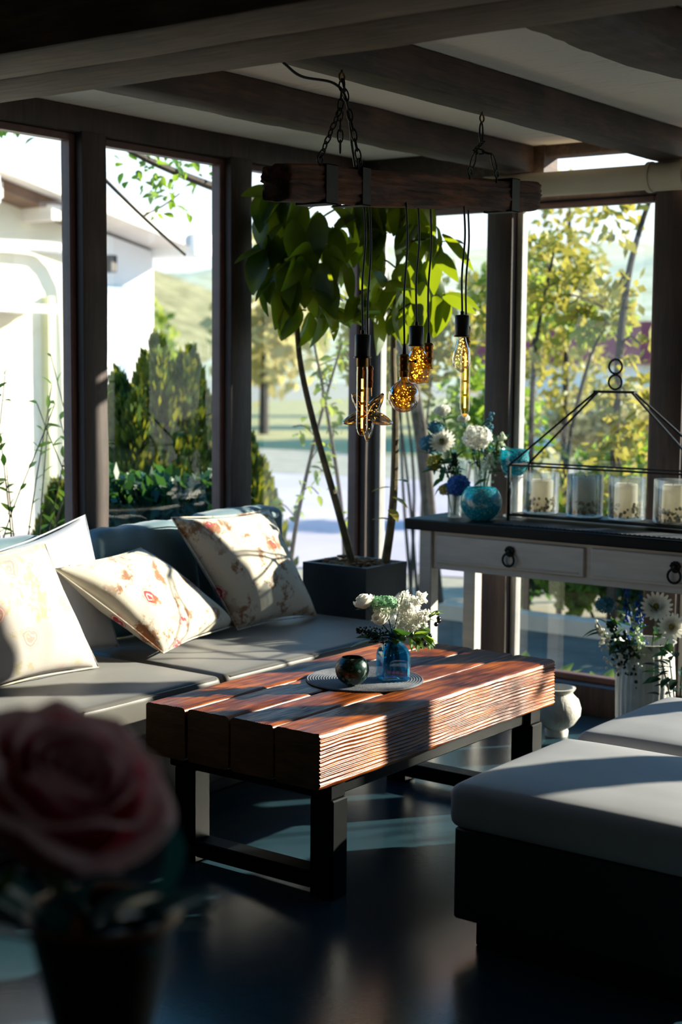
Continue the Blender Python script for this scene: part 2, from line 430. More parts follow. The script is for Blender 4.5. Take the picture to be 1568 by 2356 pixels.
def leafcloud(g, blobs, n, L, W, shape=None, downs=0.0):
    # many small folded leaves inside ellipsoid blobs
    tot = sum(b[1][0]*b[1][1]*b[1][2] for b in blobs)
    for c, r in blobs:
        k = int(n*r[0]*r[1]*r[2]/tot)+1
        for _ in range(k):
            d = rdir(); q = rnd(.25, 1)**.5
            p = V((c[0]+d.x*r[0]*q, c[1]+d.y*r[1]*q, c[2]+d.z*r[2]*q))
            x = (rdir()+V((0, 0, -downs))).normalized(); s = x.orthogonal().normalized()
            s = Matrix.Rotation(rnd(0, 6.28), 3, x) @ s
            l = L*rnd(.6, 1.3); w = W*rnd(.7, 1.2)
            b = len(g.v)
            g.v += [tuple(p), tuple(p+x*l*.5+s*w*.5), tuple(p+x*l), tuple(p+x*l*.5-s*w*.5)]
            g.f.append((b, b+1, b+2, b+3))
    return g

# ------------------------------------------------------------------ ROOM SHELL
XW, YW = -4.10, 5.72
ZC = 2.42
S(G().box(XW-.02, 2.2, -1.6, YW+.12, -.12, 0).build('floor', M['floor']))
S(G().box(XW-.05, 2.2, -1.6, YW+.08, ZC, ZC+.1).build('ceiling', M['plaster']))
S(G().box(XW-.14, XW, -1.6, 2.62, 0, ZC).build('wall_left', M['wall']))
S(G().box(2.2, 2.34, -1.6, YW+.1, 0, ZC).build('wall_right', M['wall']))
S(G().box(XW-.14, 2.34, -1.74, -1.6, 0, ZC).build('wall_back', M['wall']))
tn = [0]
def trim(g, mat, name=None, smooth=True):
    tn[0] += 1
    return S(g.build('trim_%d' % tn[0], mat, smooth=smooth))
def timber(x0, x1, y0, y1, z0, z1, axis, wob=.006, n=40, r=.012, seed=0, bow=None):
    # hewn timber: rounded rectangular section swept along an axis with uneven faces
    g = G(); i = 'XYZ'.index(axis); lo = [x0, y0, z0]; hi = [x1, y1, z1]
    o = [k for k in range(3) if k != i]; a0, a1 = lo[o[0]], hi[o[0]]; b0, b1 = lo[o[1]], hi[o[1]]
    sec = []
    for (p, q, an) in ((a1-r, b1-r, 0), (a0+r, b1-r, 90), (a0+r, b0+r, 180), (a1-r, b0+r, 270)):
        for t in (0, 45, 90):
            sec.append((p+r*math.cos(math.radians(an+t)), q+r*math.sin(math.radians(an+t))))
    N = len(sec); vs = []
    for k in range(n+1):
        w = lo[i]+(hi[i]-lo[i])*k/n
        for (p, q) in sec:
            nn = noise.noise((p*9+seed, q*9-seed, w*3.2))*wob+noise.noise((p*20+seed, q*20, w*11))*wob*.35
            cpx, cpy = p-(a0+a1)/2, q-(b0+b1)/2; l = math.hypot(cpx, cpy)
            P = [0, 0, 0]; P[i] = w; P[o[0]] = p+cpx/l*nn; P[o[1]] = q+cpy/l*nn
            if bow: d = bow(w); P[o[0]] += d[0]; P[o[1]] += d[1]
            vs.append(tuple(P))
    fs = [(k*N+j, k*N+(j+1) % N, (k+1)*N+(j+1) % N, (k+1)*N+j) for k in range(n) for j in range(N)]
    if axis != 'Y': fs = [f[::1] for f in fs]
    fs += [tuple(range(N-1, -1, -1)), tuple(n*N+j for j in range(N))]
    g.add(vs, fs)
    bm = bmesh.new()
    return g

# big double cross beam and joists
trim(timber(XW, 2.2, 2.50, 2.72, 2.235, ZC, 'X', .004, 90, .012, 1), M['beamx'])
trim(timber(XW, 2.2, 2.735, 2.985, 2.24, ZC, 'X', .004, 90, .012, 2), M['beamx'])
trim(timber(XW, 2.2, 1.72, 1.98, 2.3, ZC, 'X', .008, 60, .012, 3), M['beamx'])
trim(timber(-3.36, -3.22, 2.96, YW+.06, 2.31, ZC, 'Y', .008, 70, .012, 4), M['joist'])
trim(timber(-2.64, -2.50, 2.96, YW+.06, 2.305, ZC, 'Y', .004, 70, .012, 5), M['joist'])
trim(timber(-1.86, -1.64, 2.96, YW+.06, 2.30, ZC, 'Y', .018, 70, .03, 6, bow=lambda w: (.03*math.sin(w*3.1), 0)), M['joist'])
for k, x in enumerate((-1.0, -.2, .6)):
    trim(timber(x-.07, x+.07, 2.96, YW+.06, 2.305, ZC, 'Y', .008, 40, .012, 7+k), M['joist'])

# left window wall: sill, header, posts
trim(timber(XW-.13, XW+.005, 2.62, YW+.1, 2.325, ZC, 'Y', .003, 30, .008, 11), M['post'])
trim(timber(XW-.13, XW+.02, 2.62, YW+.1, 0, .16, 'Y', .002, 30, .008, 12), M['post'])
def post(x0, x1, y0, y1, z0, z1, sd): trim(timber(x0, x1, y0, y1, z0, z1, 'Z', .003, 30, .006, sd), M['post'])
LP = [(2.62, 2.76), (3.90, 4.025), (4.73, 4.865), (5.69, 5.80)]
for k, (a, b) in enumerate(LP[:-1]): post(XW-.075, XW+.01, a, b, .16, 2.33, 20+k)
post(XW-.07, XW+.01, YW-.03, YW+.06, 0, ZC, 24)
# far window wall
trim(timber(XW-.1, 2.2, YW, YW+.12, 2.19, 2.22, 'X', .002, 40, .006, 13), M['post'])
trim(timber(XW, 2.2, YW-.03, YW+.12, 0, .13, 'X', .002, 40, .006, 14), M['post'])
trim(timber(XW, -3.17, YW-.04, YW+.08, 2.30, ZC, 'X', .003, 20, .008, 15), M['joist'])
trim(timber(-3.17, 2.2, YW-.02, YW+.08, 2.372, ZC, 'X', .003, 40, .006, 16), M['joist'])
FP = [(-3.46, -3.335), (-2.665, -2.53), (-1.60, -1.50), (-.81, -.70), (-.06, .17), (.95, 1.08)]
for k, (a, b) in enumerate(FP): post(a, b, YW-.01, YW+.12, .13, ZC, 30+k)

wn = [0]
def window(axis, a0, a1, z0, z1, at, light=False):
    # framed fixed pane between two posts
    wn[0] += 1
    w = struct('window_%d' % wn[0]); t = .028; d0, d1 = at-.03, at+.02
    def bar(p0, p1, q0, q1, m):
        g = G()
        if axis == 'X': g.rbox(p0, p1, d0, d1, q0, q1, .004, 1)
        else: g.rbox(d0, d1, p0, p1, q0, q1, .004, 1)
        return g.build('frame_bar', m, w, smooth=False)
    bar(a0, a0+t, z0, z1, M['frame_lit'] if light else M['frame']); bar(a1-t, a1, z0, z1, M['frame'])  # one stile painted lighter, as a sunlit edge
    bar(a0+t, a1-t, z0, z0+t, M['frame']); bar(a0+t, a1-t, z1-t, z1, M['frame'])
    g = G()
    if axis == 'X': g.add([(a0+t, at, z0+t), (a1-t, at, z0+t), (a1-t, at, z1-t), (a0+t, at, z1-t)], [(0, 1, 2, 3)])
    else: g.add([(at, a0+t, z0+t), (at, a1-t, z0+t), (at, a1-t, z1-t), (at, a0+t, z1-t)], [(0, 1, 2, 3)])
    g.build('pane', M['glasspane'], w, smooth=False)
for k in range(len(LP)-1):
    window('Y', LP[k][1], LP[k+1][0], .16, 2.325, XW-.045, False)
xs = [(XW+.02, XW+.02)] + FP + [(2.2, 2.2)]
for k in range(len(xs)-1):
    window('X', xs[k][1], xs[k+1][0], .13, 2.19, YW+.06, True)

# plastic pipe across the far wall
t = thing('drain_pipe', (-.6, 5.62, 2.2), 'cream plastic pipe running along the far wall above the window header', 'pipe')
G().tube([(-3.42, 5.62, 2.246), (-2.0, 5.62, 2.244), (2.15, 5.62, 2.236)], .05, 20).build('pipe_length', M['pipe'], t)
G().tube([(-2.64, 5.62, 2.244), (-2.50, 5.62, 2.244)], .057, 20).build('pipe_collar', M['pipe'], t)
G().tube([(-2.66, 5.62, 2.244), (-2.64, 5.62, 2.244)], .061, 20).build('pipe_collar', M['pipe'], t)

# ------------------------------------------------------------------ COFFEE TABLE
t = thing('coffee_table', (-2.745, 3.83, 0), 'chunky varnished coffee table of four timber beams on black steel legs', 'table')
TZ0, TZ1 = .335, .492
def table_beam(x0, x1, front, seed):
    g = G(); y0, y1 = 3.17+rnd(-.003, .003), 4.49+rnd(-.006, .006); r = .012
    sec = []   # (x, z, nx, nz)
    nf = 110 if front else 14
    def seg(p, q, n, nrm):
        for i in range(n): u = i/n; sec.append((p[0]+(q[0]-p[0])*u, p[1]+(q[1]-p[1])*u, nrm[0], nrm[1]))
    def arc(c, a0):
        for i in range(4):
            a = math.radians(a0+i*30); sec.append((c[0]+r*math.cos(a), c[1]+r*math.sin(a), math.cos(a), math.sin(a)))
    seg((x1, TZ0+r), (x1, TZ1-r), nf, (1, 0)); arc((x1-r, TZ1-r), 0)
    seg((x1-r, TZ1), (x0+r, TZ1), 46, (0, 1)); arc((x0+r, TZ1-r), 90)
    seg((x0, TZ1-r), (x0, TZ0+r), 8, (-1, 0)); arc((x0+r, TZ0+r), 180)
    seg((x0+r, TZ0), (x1-r, TZ0), 8, (0, -1)); arc((x1-r, TZ0+r), 270)
    N = len(sec); n = 120; vs = []
    for k in range(n+1):
        y = y0+(y1-y0)*k/n
        for (x, z, nx, nz) in sec:
            d = noise.noise((x*6+seed, y*2.2, z*6))*.003
            if nx > .5 and front:
                w = z + .012*noise.noise((seed, y*2.1, z*4)) + .003*noise.noise((seed, y*9, z*20)) + .02*(y-3.8)*.15
                d += .0026*math.sin(w*2*PI/.0108)*(.75+.6*noise.noise((y*5, z*30, 2))) + .0015*noise.noise((y*18, z*70, seed))
            if nz > .5:
                w = x + .02*noise.noise((seed, y*1.6, x*3)) + .004*noise.noise((seed, y*7, x*20))
                d += .0011*math.sin(w*2*PI/.0095)*(.6+.8*noise.noise((y*3, x*20, 5))) + .0012*noise.noise((y*14, x*60, seed))
            d -= .006*max(0, noise.noise((x*12+seed*3, y*9, z*14))-.55)*3
            vs.append((x+nx*d, y, z+nz*d))
    fs = [(k*N+j, (k+1)*N+j, (k+1)*N+(j+1) % N, k*N+(j+1) % N) for k in range(n) for j in range(N)]
    g.add(vs, fs)
    o = g.build('beam_plank', M['table'], t, sharp=False)
    for yy, sgn in ((y0, 1), (y1, -1)):
        k = 0 if sgn == 1 else n
        ring = [vs[k*N+j] for j in range(N)]
        cx = (x0+x1)/2; cz = (TZ0+TZ1)/2
        q = G(); q.v = [(a, yy-sgn*.0008, c) for (a, b, c) in ring]; q.f = [tuple(range(N)) if sgn == 1 else tuple(range(N-1, -1, -1))]
        q.build('end_grain', M['tableend'], o, smooth=False)
w = .157; gap = .008
for k in range(4):
    x1 = -2.42-k*(w+gap); table_beam(x1-w, x1, k == 0, 3.3*k+1)
for y in (3.245, 4.36):
    for x in (-2.432, -3.03):
        sx_ = -1 if x > -2.7 else 1
        G().rbox(min(x, x+sx_*.082), max(x, x+sx_*.082), y, y+.07, .0, .285, .004, 1).build('leg', M['steel'], t, smooth=False)
    G().rbox(-2.948, -2.514, y, y+.07, .02, .07, .004, 1).build('foot_rail', M['steel'], t, smooth=False)
    G().rbox(-3.05, -2.44, y, y+.07, .285, .336, .004, 1).build('top_rail', M['steel'], t, smooth=False)
for x in (-2.53, -3.03):
    G().rbox(x, x+.07, 3.315, 4.36, .285, .336, .004, 1).build('side_rail', M['steel'], t, smooth=False)

# placemat, bowl, bottle
ZT = .4935
g = G(); prof = [(0.0, .003)]
for i in range(22):
    r0 = .0085*i
    for u in (0.1, .35, .65, .9): prof.append((r0+.0085*u, .003+.0032*math.sin(PI*u)))
prof += [(.187, .002), (.187, 0), (0, 0)]
g.lathe(prof, (-2.735, 3.812, ZT), 64)
tag(g.build('placemat', M['mat'], sharp=False), 'round grey coiled cord placemat on the coffee table', 'placemat')
g = G(); R = .0525
prof = [(0, .001)] + [(R*math.sin(math.radians(a)), R*.95-R*.95*math.cos(math.radians(a))) for a in range(24, 141, 6)]
prof += [(prof[-1][0]-.003, prof[-1][1]+.002)] + [((R-.005)*math.sin(math.radians(a)), R*.95-(R*.95-.005)*math.cos(math.radians(a))) for a in range(138, 23, -6)] + [(0, .006)]
g.lathe(prof, (-2.703, 3.70, ZT+.006), 40)
bo = tag(g.build('candle_bowl', M['mosaic']), 'round dark green mosaic glass candle bowl on the placemat', 'bowl')
g = G(); se = lambda a, n: 1/((abs(math.cos(a))**n+abs(math.sin(a))**n)**(1/n))
VB = (-2.655, 3.855, ZT+.006)
prof = [(0, .002), (.040, .0), (.047, .004), (.048, .012), (.048, .075), (.046, .09), (.040, .104), (.030, .114), (.0225, .120), (.0205, .128), (.021, .142), (.0245, .147), (.0245, .150), (.018, .150), (.017, .128), (.027, .112), (.037, .100), (.043, .087), (.0445, .06), (.0445, .014), (0, .012)]
def rf(a, z):
    k = max(0, min(1, (z-.085)/.035)); n = 5.5*(1-k)+2*k
    return se(a-.9, n)*(1-.0*k)
g.lathe(prof, VB, 48, rfn=rf)
tag(g.build('bottle_vase', M['blueglass']), 'square blue glass bottle vase on the placemat', 'vase')

# ------------------------------------------------------------------ flowers
def petal_fn(L, W, curl, cup, nu=4, nv=5):
    g = G()
    def fn(u, v):
        s = (u-.5)*2; w = W*.5*math.sin(PI*(.12+.80*v))**.7
        return (s*w, -L*cup*(s*s)*.5+ -0 + L*curl*v*v*.5 + 0, L*v*(1-.12*abs(s)**3))
    g.surf(nu, nv, fn); return g
def bloom_rose(g, c, d, R, n=16, seed=0):
    rs = random.Random(seed); m = frame_to(c, d) @ Matrix.Rotation(PI/2, 4, 'Y')
    for i in range(n):
        k = i/(n-1); rad = R*(.12+.62*k); a = i*2.4
        h = R*(1.35-.35*k)
        tilt = .05+.75*k*k
        pm = Matrix.Rotation(a, 4, 'Z') @ Matrix.Translation((0, rad*.55, 0)) @ Matrix.Rotation(-tilt, 4, 'X')
        g.surf(4, 4, lambda u, v: ((u-.5)*2*R*(.35+.55*k)*math.sin(PI*(.15+.7*v))**.6, -R*.5*k*((u-.5)*2)**2*.8+R*.25*v*v*k, h*v), m=m @ pm)
def bloom_ball(g, c, R, n, pl, sc=(1, 1, .8), four=True, seed=1):
    rs = random.Random(seed)
    for i in range(n):
        z = 1-2*(i+.5)/n; a = i*2.39996; q = math.sqrt(1-z*z)
        d = V((q*math.cos(a), q*math.sin(a), z)); p = V(c)+V((d.x*R*sc[0], d.y*R*sc[1], d.z*R*sc[2]))*rs.uniform(.86, 1.06)
        fl = (d+V((rs.uniform(-.3, .3), rs.uniform(-.3, .3), rs.uniform(-.3, .3)))).normalized()
        s = fl.orthogonal().normalized(); s = Matrix.Rotation(rs.uniform(0, 6), 3, fl) @ s; b = fl.cross(s)
        for k in range(4 if four else 5):
            an = 2*PI*k/(4 if four else 5); x = s*math.cos(an)+b*math.sin(an); y = fl.cross(x)
            o = len(g.v)
            g.v += [tuple(p), tuple(p+x*pl*.6+y*pl*.42+fl*pl*.15), tuple(p+x*pl+fl*pl*.25), tuple(p+x*pl*.6-y*pl*.42+fl*pl*.15)]
            g.f.append((o, o+1, o+2, o+3))
def bloom_daisy(g, c, d, R, n=20, rows=3):
    m = frame_to(c, d) @ Matrix.Rotation(PI/2, 4, 'Y')
    for r in range(rows):
        for i in range(n):
            a = 2*PI*(i+.5*r)/n; L = R*(1-.22*r)
            pm = m @ Matrix.Rotation(a, 4, 'Z') @ Matrix.Rotation(-(.25+.35*r), 4, 'Y')
            g.surf(2, 3, lambda u, v: (L*(.12+.88*v), (u-.5)*L*.3*math.sin(PI*(.15+.75*v)), L*.12*v*v), m=pm)
def sprig(g, p0, p1, n, size, spread, seed=0):
    rs = random.Random(seed); a = V(p0); b = V(p1)
    for i in range(n):
        k = rs.random()**.8; w = spread*(1-.75*k)
        p = a.lerp(b, k)+V((rs.uniform(-1, 1), rs.uniform(-1, 1), rs.uniform(-1, 1)))*w
        g.ball(p, size*rs.uniform(.7, 1.2), 5, 3)
def add_leaves(root, pts, key, mat, L, W, droop=.5, name='leaf'):
    me = leaf_mesh(key, mat, L=L, W=W, fold=.12, droop=droop)
    for (p, d, s) in pts:
        inst(name, me, frame_to(p, d, rnd(-.5, .5)) @ Matrix.Scale(s, 4), root)
def stemtube(root, a, b, mid=None, r=.0022, mat=None):
    pts = curve([a, mid, b] if mid else [a, V(a).lerp(V(b), .5), b], 6)
    G().tube(pts, r, 6).build('stem', mat or M['stemg'], root)

# table bouquet : each stem its own thing, standing in the blue bottle
NK = V(VB)+V((0, 0, .128))
def foot(k): return V(VB)+V((.028*math.cos(k*1.7), .028*math.sin(k*1.7), .02))
RT = V((.802, .597, 0)); BK = V((-.594, .8, 0))     # along / across the bouquet
def bq(r, z, b=0): return V(VB)+RT*r+BK*b+V((0, 0, z))
def flower(name, tip, label, cat, k, mid=None):
    t = thing(name, tuple(foot(k)), label, cat)
    stemtube(t, foot(k), tip, NK+V((.004*math.cos(k*2.1), .004*math.sin(k*2.1), 0)))
    return t
def bloom(t, g, mat, name='bloom'): return g.build(name, mat, t, sharp=False)
tip = bq(-.088, .232, -.02)
t = flower('white_rose', tip, 'creamy white garden rose leaning left in the blue bottle', 'flower', 0)
g = G(); bloom_rose(g, tip, V((-.25, -.25, .8)), .034, 15, 3); bloom(t, g, M['flow_w'])
add_leaves(t, [(tip+V((0, 0, -.004)), V((-.6+.5*i, -.5+.3*i, .1)), 1) for i in range(3)], 'sepal', M['leafD'], .035, .014)
tip = bq(-.04, .19, -.05)
t = flower('white_rose', tip, 'half hidden white rose below the green sedum head in the blue bottle', 'flower', 8)
g = G(); bloom_rose(g, tip, V((.1, -.5, .7)), .028, 12, 4); bloom(t, g, M['flow_w'])
tip = bq(-.032, .245, -.01)
t = flower('green_sedum', tip, 'green and white domed sedum head at the top of the table bouquet', 'flower', 1)
g = G(); bloom_ball(g, tip, .036, 90, .011, (1.1, 1.1, .55)); bloom(t, g, M['flow_g'])
g = G(); bloom_ball(g, tip+V((.01, -.01, -.018)), .032, 50, .010, (1.1, 1.1, .5), seed=3); bloom(t, g, M['flow_wg'], 'lower_florets')
for i, (r, z, b, lab) in enumerate([(.085, .268, 0, 'tallest white lilac sprig rising at the right of the table bouquet'), (.05, .245, -.02, 'white lilac sprig in the middle right of the table bouquet'), (.10, .215, -.03, 'low right white lilac sprig of the table bouquet'), (.03, .27, .03, 'small white lilac sprig standing up behind the table bouquet')]):
    tip = bq(r, z, b); t = flower('white_lilac', tip, lab, 'flower', 2+i)
    g = G(); base = NK.lerp(tip, .45)
    rs = random.Random(i)
    for q in range(70 if i != 3 else 34):
        kk = rs.random(); p = base.lerp(tip, kk)+V((rs.uniform(-1, 1), rs.uniform(-1, 1), rs.uniform(-1, 1)))*.032*(1-.6*kk)
        bloom_ball(g, p, .004, 2, .0085, four=True, seed=q+i*99)
    bloom(t, g, M['flow_w'])
for i, (r, z, b, lab) in enumerate([(-.115, .165, -.04, 'dark green lilac bud sprig hanging out at the left of the table bouquet'), (-.07, .15, -.06, 'dark green bud cluster low at the front of the table bouquet')]):
    tip = bq(r, z, b); t = flower('budded_sprig', tip, lab, 'flower', 6+i)
    g = G(); sprig(g, NK.lerp(tip, .4), tip, 90, .0038, .026, i); bloom(t, g, M['bud_d'], 'bud_cluster')
for i, (r, z, b, lab) in enumerate([(.135, .215, -.01, 'green berry sprig reaching right out of the table bouquet'), (.105, .15, -.04, 'bright green leafy sprig drooping right over the blue bottle')]):
    tip = bq(r, z, b); t = flower('leafy_sprig', tip, lab, 'foliage', 9+i)
    base = NK.lerp(tip, .35)
    pts = []
    for q in range(15 if i else 9):
        p = base.lerp(tip, q/14 if i else q/8); pts.append((p, RT*rnd(.1, .7)+BK*rnd(-.7, .4)+V((0, 0, rnd(-.9, .5) if i else rnd(0, .9))), rnd(.8, 1.2) if i else rnd(.5, .7)))
    add_leaves(t, pts, 'sprigleaf', M['leafG'], .058, .023, .6)
    for q in range(5):
        G().ball(tip+V((rnd(-.03, .02), rnd(-.02, .02), rnd(-.04, .0))), .0075, 8, 6).build('berry', M['berry'], t)
for i in range(2):
    tip = bq((-.08, .02)[i], (.125, .155)[i], (-.05, -.07)[i])
    t = flower('dark_leaf_sprig', tip, ('broad dark green leaf stem reaching left over the mosaic bowl', 'broad dark leaf stem at the front centre of the table bouquet')[i], 'foliage', 11+i)
    add_leaves(t, [(NK.lerp(tip, .5), (tip-NK)+V((0, 0, .01)), 1.0), (NK.lerp(tip, .3), RT*(-.6 if i == 0 else .7)+BK*-.3+V((0, 0, .2)), .9), (NK.lerp(tip, .2), BK*-.8+RT*.2+V((0, 0, .15)), .8)], 'broadleaf', M['leafD'], .12, .056, .3)

# ------------------------------------------------------------------ SOFA
t = thing('bench_sofa', (-3.7, 3.3, 0), 'low black bench sofa base along the left window wall', 'sofa')
G().rbox(-4.05, -3.33, 1.9, 4.97, .06, .30, .01, 2).build('base', M['darkbase'], t)
G().rbox(-4.0, -3.40, 1.95, 4.9, .0, .06, .004, 1).build('plinth', M['darkbase'], t)
def soft_box(x0, x1, y0, y1, z0, z1, r, puff=.01, nx=24, ny=24, seed=0, wr=.003):
    # soft upholstered slab: rounded edges, crowned top, faint wrinkles
    g = G(); bm = bmesh.new(); bmesh.ops.create_cube(bm, size=1)
    for q in bm.verts: q.co = V(((x0+x1)/2+q.co.x*(x1-x0), (y0+y1)/2+q.co.y*(y1-y0), (z0+z1)/2+q.co.z*(z1-z0)))
    bmesh.ops.bevel(bm, geom=bm.edges[:], offset=r, segments=4, affect='EDGES', profile=.5)
    bmesh.ops.subdivide_edges(bm, edges=[e for e in bm.edges if e.calc_length() > .15], cuts=18, use_grid_fill=True)
    for q in bm.verts:
        u = (q.co.x-(x0+x1)/2)/((x1-x0)/2); v = (q.co.y-(y0+y1)/2)/((y1-y0)/2); k = max(0, 1-u**4)*max(0, 1-v**4)
        w = noise.noise((q.co.x*7+seed, q.co.y*7, q.co.z*5))*wr + noise.noise((q.co.x*3+seed, q.co.y*16, q.co.z*9))*wr
        if q.co.z > (z0+z1)/2: q.co.z += puff*k + w*k
        q.co.x += w*.6; q.co.y += w*.4
    bm.verts.index_update(); g.add([q.co[:] for q in bm.verts], [[q.index for q in f.verts] for f in bm.faces]); bm.free(); return g
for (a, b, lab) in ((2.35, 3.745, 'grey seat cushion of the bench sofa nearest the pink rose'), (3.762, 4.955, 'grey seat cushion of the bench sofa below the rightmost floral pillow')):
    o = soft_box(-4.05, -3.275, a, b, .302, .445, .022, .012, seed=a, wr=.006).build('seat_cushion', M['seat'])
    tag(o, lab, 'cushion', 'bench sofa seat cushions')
    pts = [(-4.03, a+.015, .437), (-3.29, a+.015, .437), (-3.278, a+.03, .437), (-3.278, b-.03, .437), (-3.29, b-.015, .437), (-4.03, b-.015, .437)]
    G().tube(pts, .0035, 6).build('piping', M['seat'], o)
for (y0, y1, z1, lab) in ((2.75, 3.64, .872, 'slate blue back cushion behind the leftmost cream pillow'), (3.83, 4.40, .868, 'slate blue back cushion behind the middle rose print pillow'), (4.42, 4.93, .885, 'slate blue back cushion behind the upright rose print pillow')):
    o = soft_box(-4.075, -3.955, y0, y1, .46, z1, .04, .01, seed=y0, wr=.01).build('back_cushion', M['backcush'])
    tag(o, lab, 'cushion', 'back cushions against the window')

def pillow(TL, TR, BR, BL, th, mat, seed, label, wr=.012):
    TL, TR, BR, BL = map(V, (TL, TR, BR, BL)); n = ((TR-BL).cross(TL-BR)).normalized(); n = -n if n.x < 0 else n
    g = G(); N = 34
    cen = (TL+TR+BR+BL)/4
    for sgn in (1, -1):
        def fn(u, v):
            a = (u-.5)*2; b = (v-.5)*2
            a2 = a*(1-.085*(1-b*b)*abs(a)**1.5); b2 = b*(1-.085*(1-a*a)*abs(b)**1.5)
            U = (a2+1)/2; W = (b2+1)/2
            p = BL.lerp(BR, U).lerp(TL.lerp(TR, U), W)
            k = (max(0, 1-a**2)*max(0, 1-b**2))**.42
            w = noise.noise((p.x*6+seed, p.y*6, p.z*6)) + .5*noise.noise((p.y*14+seed, p.z*14, 3))
            rad = math.sin(6*math.atan2(b, a)+seed)*.2*(a*a+b*b)
            return p + n*sgn*(th*.5*k + (w*wr+rad*.008)*k)
        g.surf(N, N, fn)
        if sgn == -1:
            h = len(g.f)//2; g.f = g.f[:h]+[f[::-1] for f in g.f[h:]]
    bm = bmesh.new(); me = g.mesh('tmp', mat); bm.from_mesh(me); bmesh.ops.remove_doubles(bm, verts=bm.verts, dist=1e-5)
    bmesh.ops.recalc_face_normals(bm, faces=bm.faces)
    q = G(); bm.verts.index_update(); q.add([x.co[:] for x in bm.verts], [[x.index for x in f.verts] for f in bm.faces]); bm.free(); bpy.data.meshes.remove(me)
    o = q.build('throw_pillow', mat, sharp=False); tag(o, label, 'pillow', 'throw pillows on the bench sofa')
    # corner seam piping
    edge = []
    for (A, B) in ((BL, BR), (BR, TR), (TR, TL), (TL, BL)):
        for i in range(10):
            k = i/10; p = A.lerp(B, k); edge.append(p + (cen-p).normalized()*(.085*.5*(A-B).length*.5)*(4*k*(1-k)))
    G().tube(edge, .003, 5, closed=True).build('seam', mat, o)
    return o
pillow((-3.93, 3.26, .84), (-3.93, 3.745, .945), (-3.86, 3.84, .46), (-3.84, 3.34, .455), .13, M['paleblue'], 1, 'plain pale blue grey pillow with its corner pointing up against the post')
pillow((-3.80, 2.97, .875), (-3.83, 3.462, .875), (-3.66, 3.545, .458), (-3.66, 3.02, .458), .15, M['cream'], 2, 'cream pillow with faint flowers at the left edge')
pillow((-3.84, 3.51, .785), (-3.92, 4.02, .80), (-3.77, 4.40, .475), (-3.60, 3.80, .475), .17, M['floral'], 3, 'white rose print pillow lying askew in the middle of the sofa')
pillow((-3.90, 4.165, .905), (-3.91, 4.76, .89), (-3.71, 4.83, .46), (-3.73, 4.355, .465), .16, M['floral2'], 4, 'white rose print pillow standing upright at the right end of the sofa')

# ------------------------------------------------------------------ OTTOMANS
for k, (y0, y1, lab) in enumerate(((3.17, 3.79, 'grey topped black ottoman in the right foreground'), (3.86, 4.48, 'grey topped black ottoman behind the foreground ottoman'))):
    t = thing('ottoman', (-1.6, (y0+y1)/2, 0), lab, 'ottoman', 'ottomans facing the coffee table')
    soft_box(-2.01, -1.2, y0-.005, y1+.005, .315, .43, .03, .018, seed=k+9, wr=.002).build('seat_cushion', M['ottoman'], t)
    G().rbox(-1.995, -1.215, y0+.01, y1-.01, .075, .316, .006, 1).build('base', M['darkbase'], t)
    G().rbox(-1.95, -1.26, y0+.05, y1-.05, 0, .075, .004, 1).build('plinth', M['darkbase'], t)

# ------------------------------------------------------------------ CONSOLE TABLE
CY0, CY1, CX0, CX1, CZ = 5.17, 5.62, -3.515, -1.83, .85
t = thing('console_table', ((CX0+CX1)/2, 5.4, 0), 'white console table with black top and two ring pull drawers by the far window', 'console table')
for k in range(3):
    y0 = CY0+k*(CY1-CY0)/3
    G().rbox(CX0, CX1, y0+.001, y0+(CY1-CY0)/3-.001, CZ-.045, CZ, .005, 1).build('top_board', M['blacktop'], t)
G().rbox(CX0+.075, CX1-.075, CY0+.035, CY0+.06, .645, CZ-.045, .003, 1).build('apron', M['white_paint'], t)
G().rbox(CX0+.05, CX0+.075, CY0+.06, CY1-.06, .66, CZ-.045, .003, 1).build('side_apron', M['white_paint'], t)
G().rbox(CX0+.075, CX1-.075, CY1-.06, CY1-.035, .66, CZ-.045, .003, 1).build('back_apron', M['white_paint'], t)
for x in (CX0+.065, CX1-.125):
    for y in (CY0+.02, CY1-.08):
        G().rbox(x, x+.06, y, y+.06, 0, CZ-.045, .004, 1).build('leg', M['white_paint'], t)
for (x0, x1, xp) in ((-3.365, -2.685, -3.014), (-2.655, -1.98, -2.303)):
    d = G().rbox(x0, x1, CY0+.022, CY0+.04, .672, .79, .004, 1).build('drawer', M['white_paint'], t)
    G().rbox(x0+.02, x1-.02, CY0+.018, CY0+.024, .684, .69, .002, 1).build('beading', M['white_paint'], d)
    g = G(); g.lathe([(0, .0), (.018, .0), (.02, .004), (.012, .01), (.008, .014), (0, .015)], (0, 0, 0), 12, m=Matrix.Translation((xp, CY0+.022, .745)) @ Matrix.Rotation(PI/2, 4, 'X'))
    for q in range(6):
        a = PI*q/6+.25; g.ball((xp+.017*math.cos(a), CY0+.016, .748+.017*math.sin(a)), .007, 6, 4)
    g.build('pull_plate', M['iron'], d)
    g = G(); g.torus((xp, CY0+.008, .715), .026, .005, 'Y', 20, 6); g.build('ring_pull', M['iron'], d)

# table runner
g = G().rbox(-3.1, -1.9, 5.20, 5.36, CZ+.0005, CZ+.005, .001, 1)
for i in range(60): g.box(-3.1+.02*i, -3.09+.02*i, 5.198, 5.204, CZ+.001, CZ+.007)
tag(g.build('table_runner', M['runner']), 'dark woven runner along the front of the console top', 'runner')

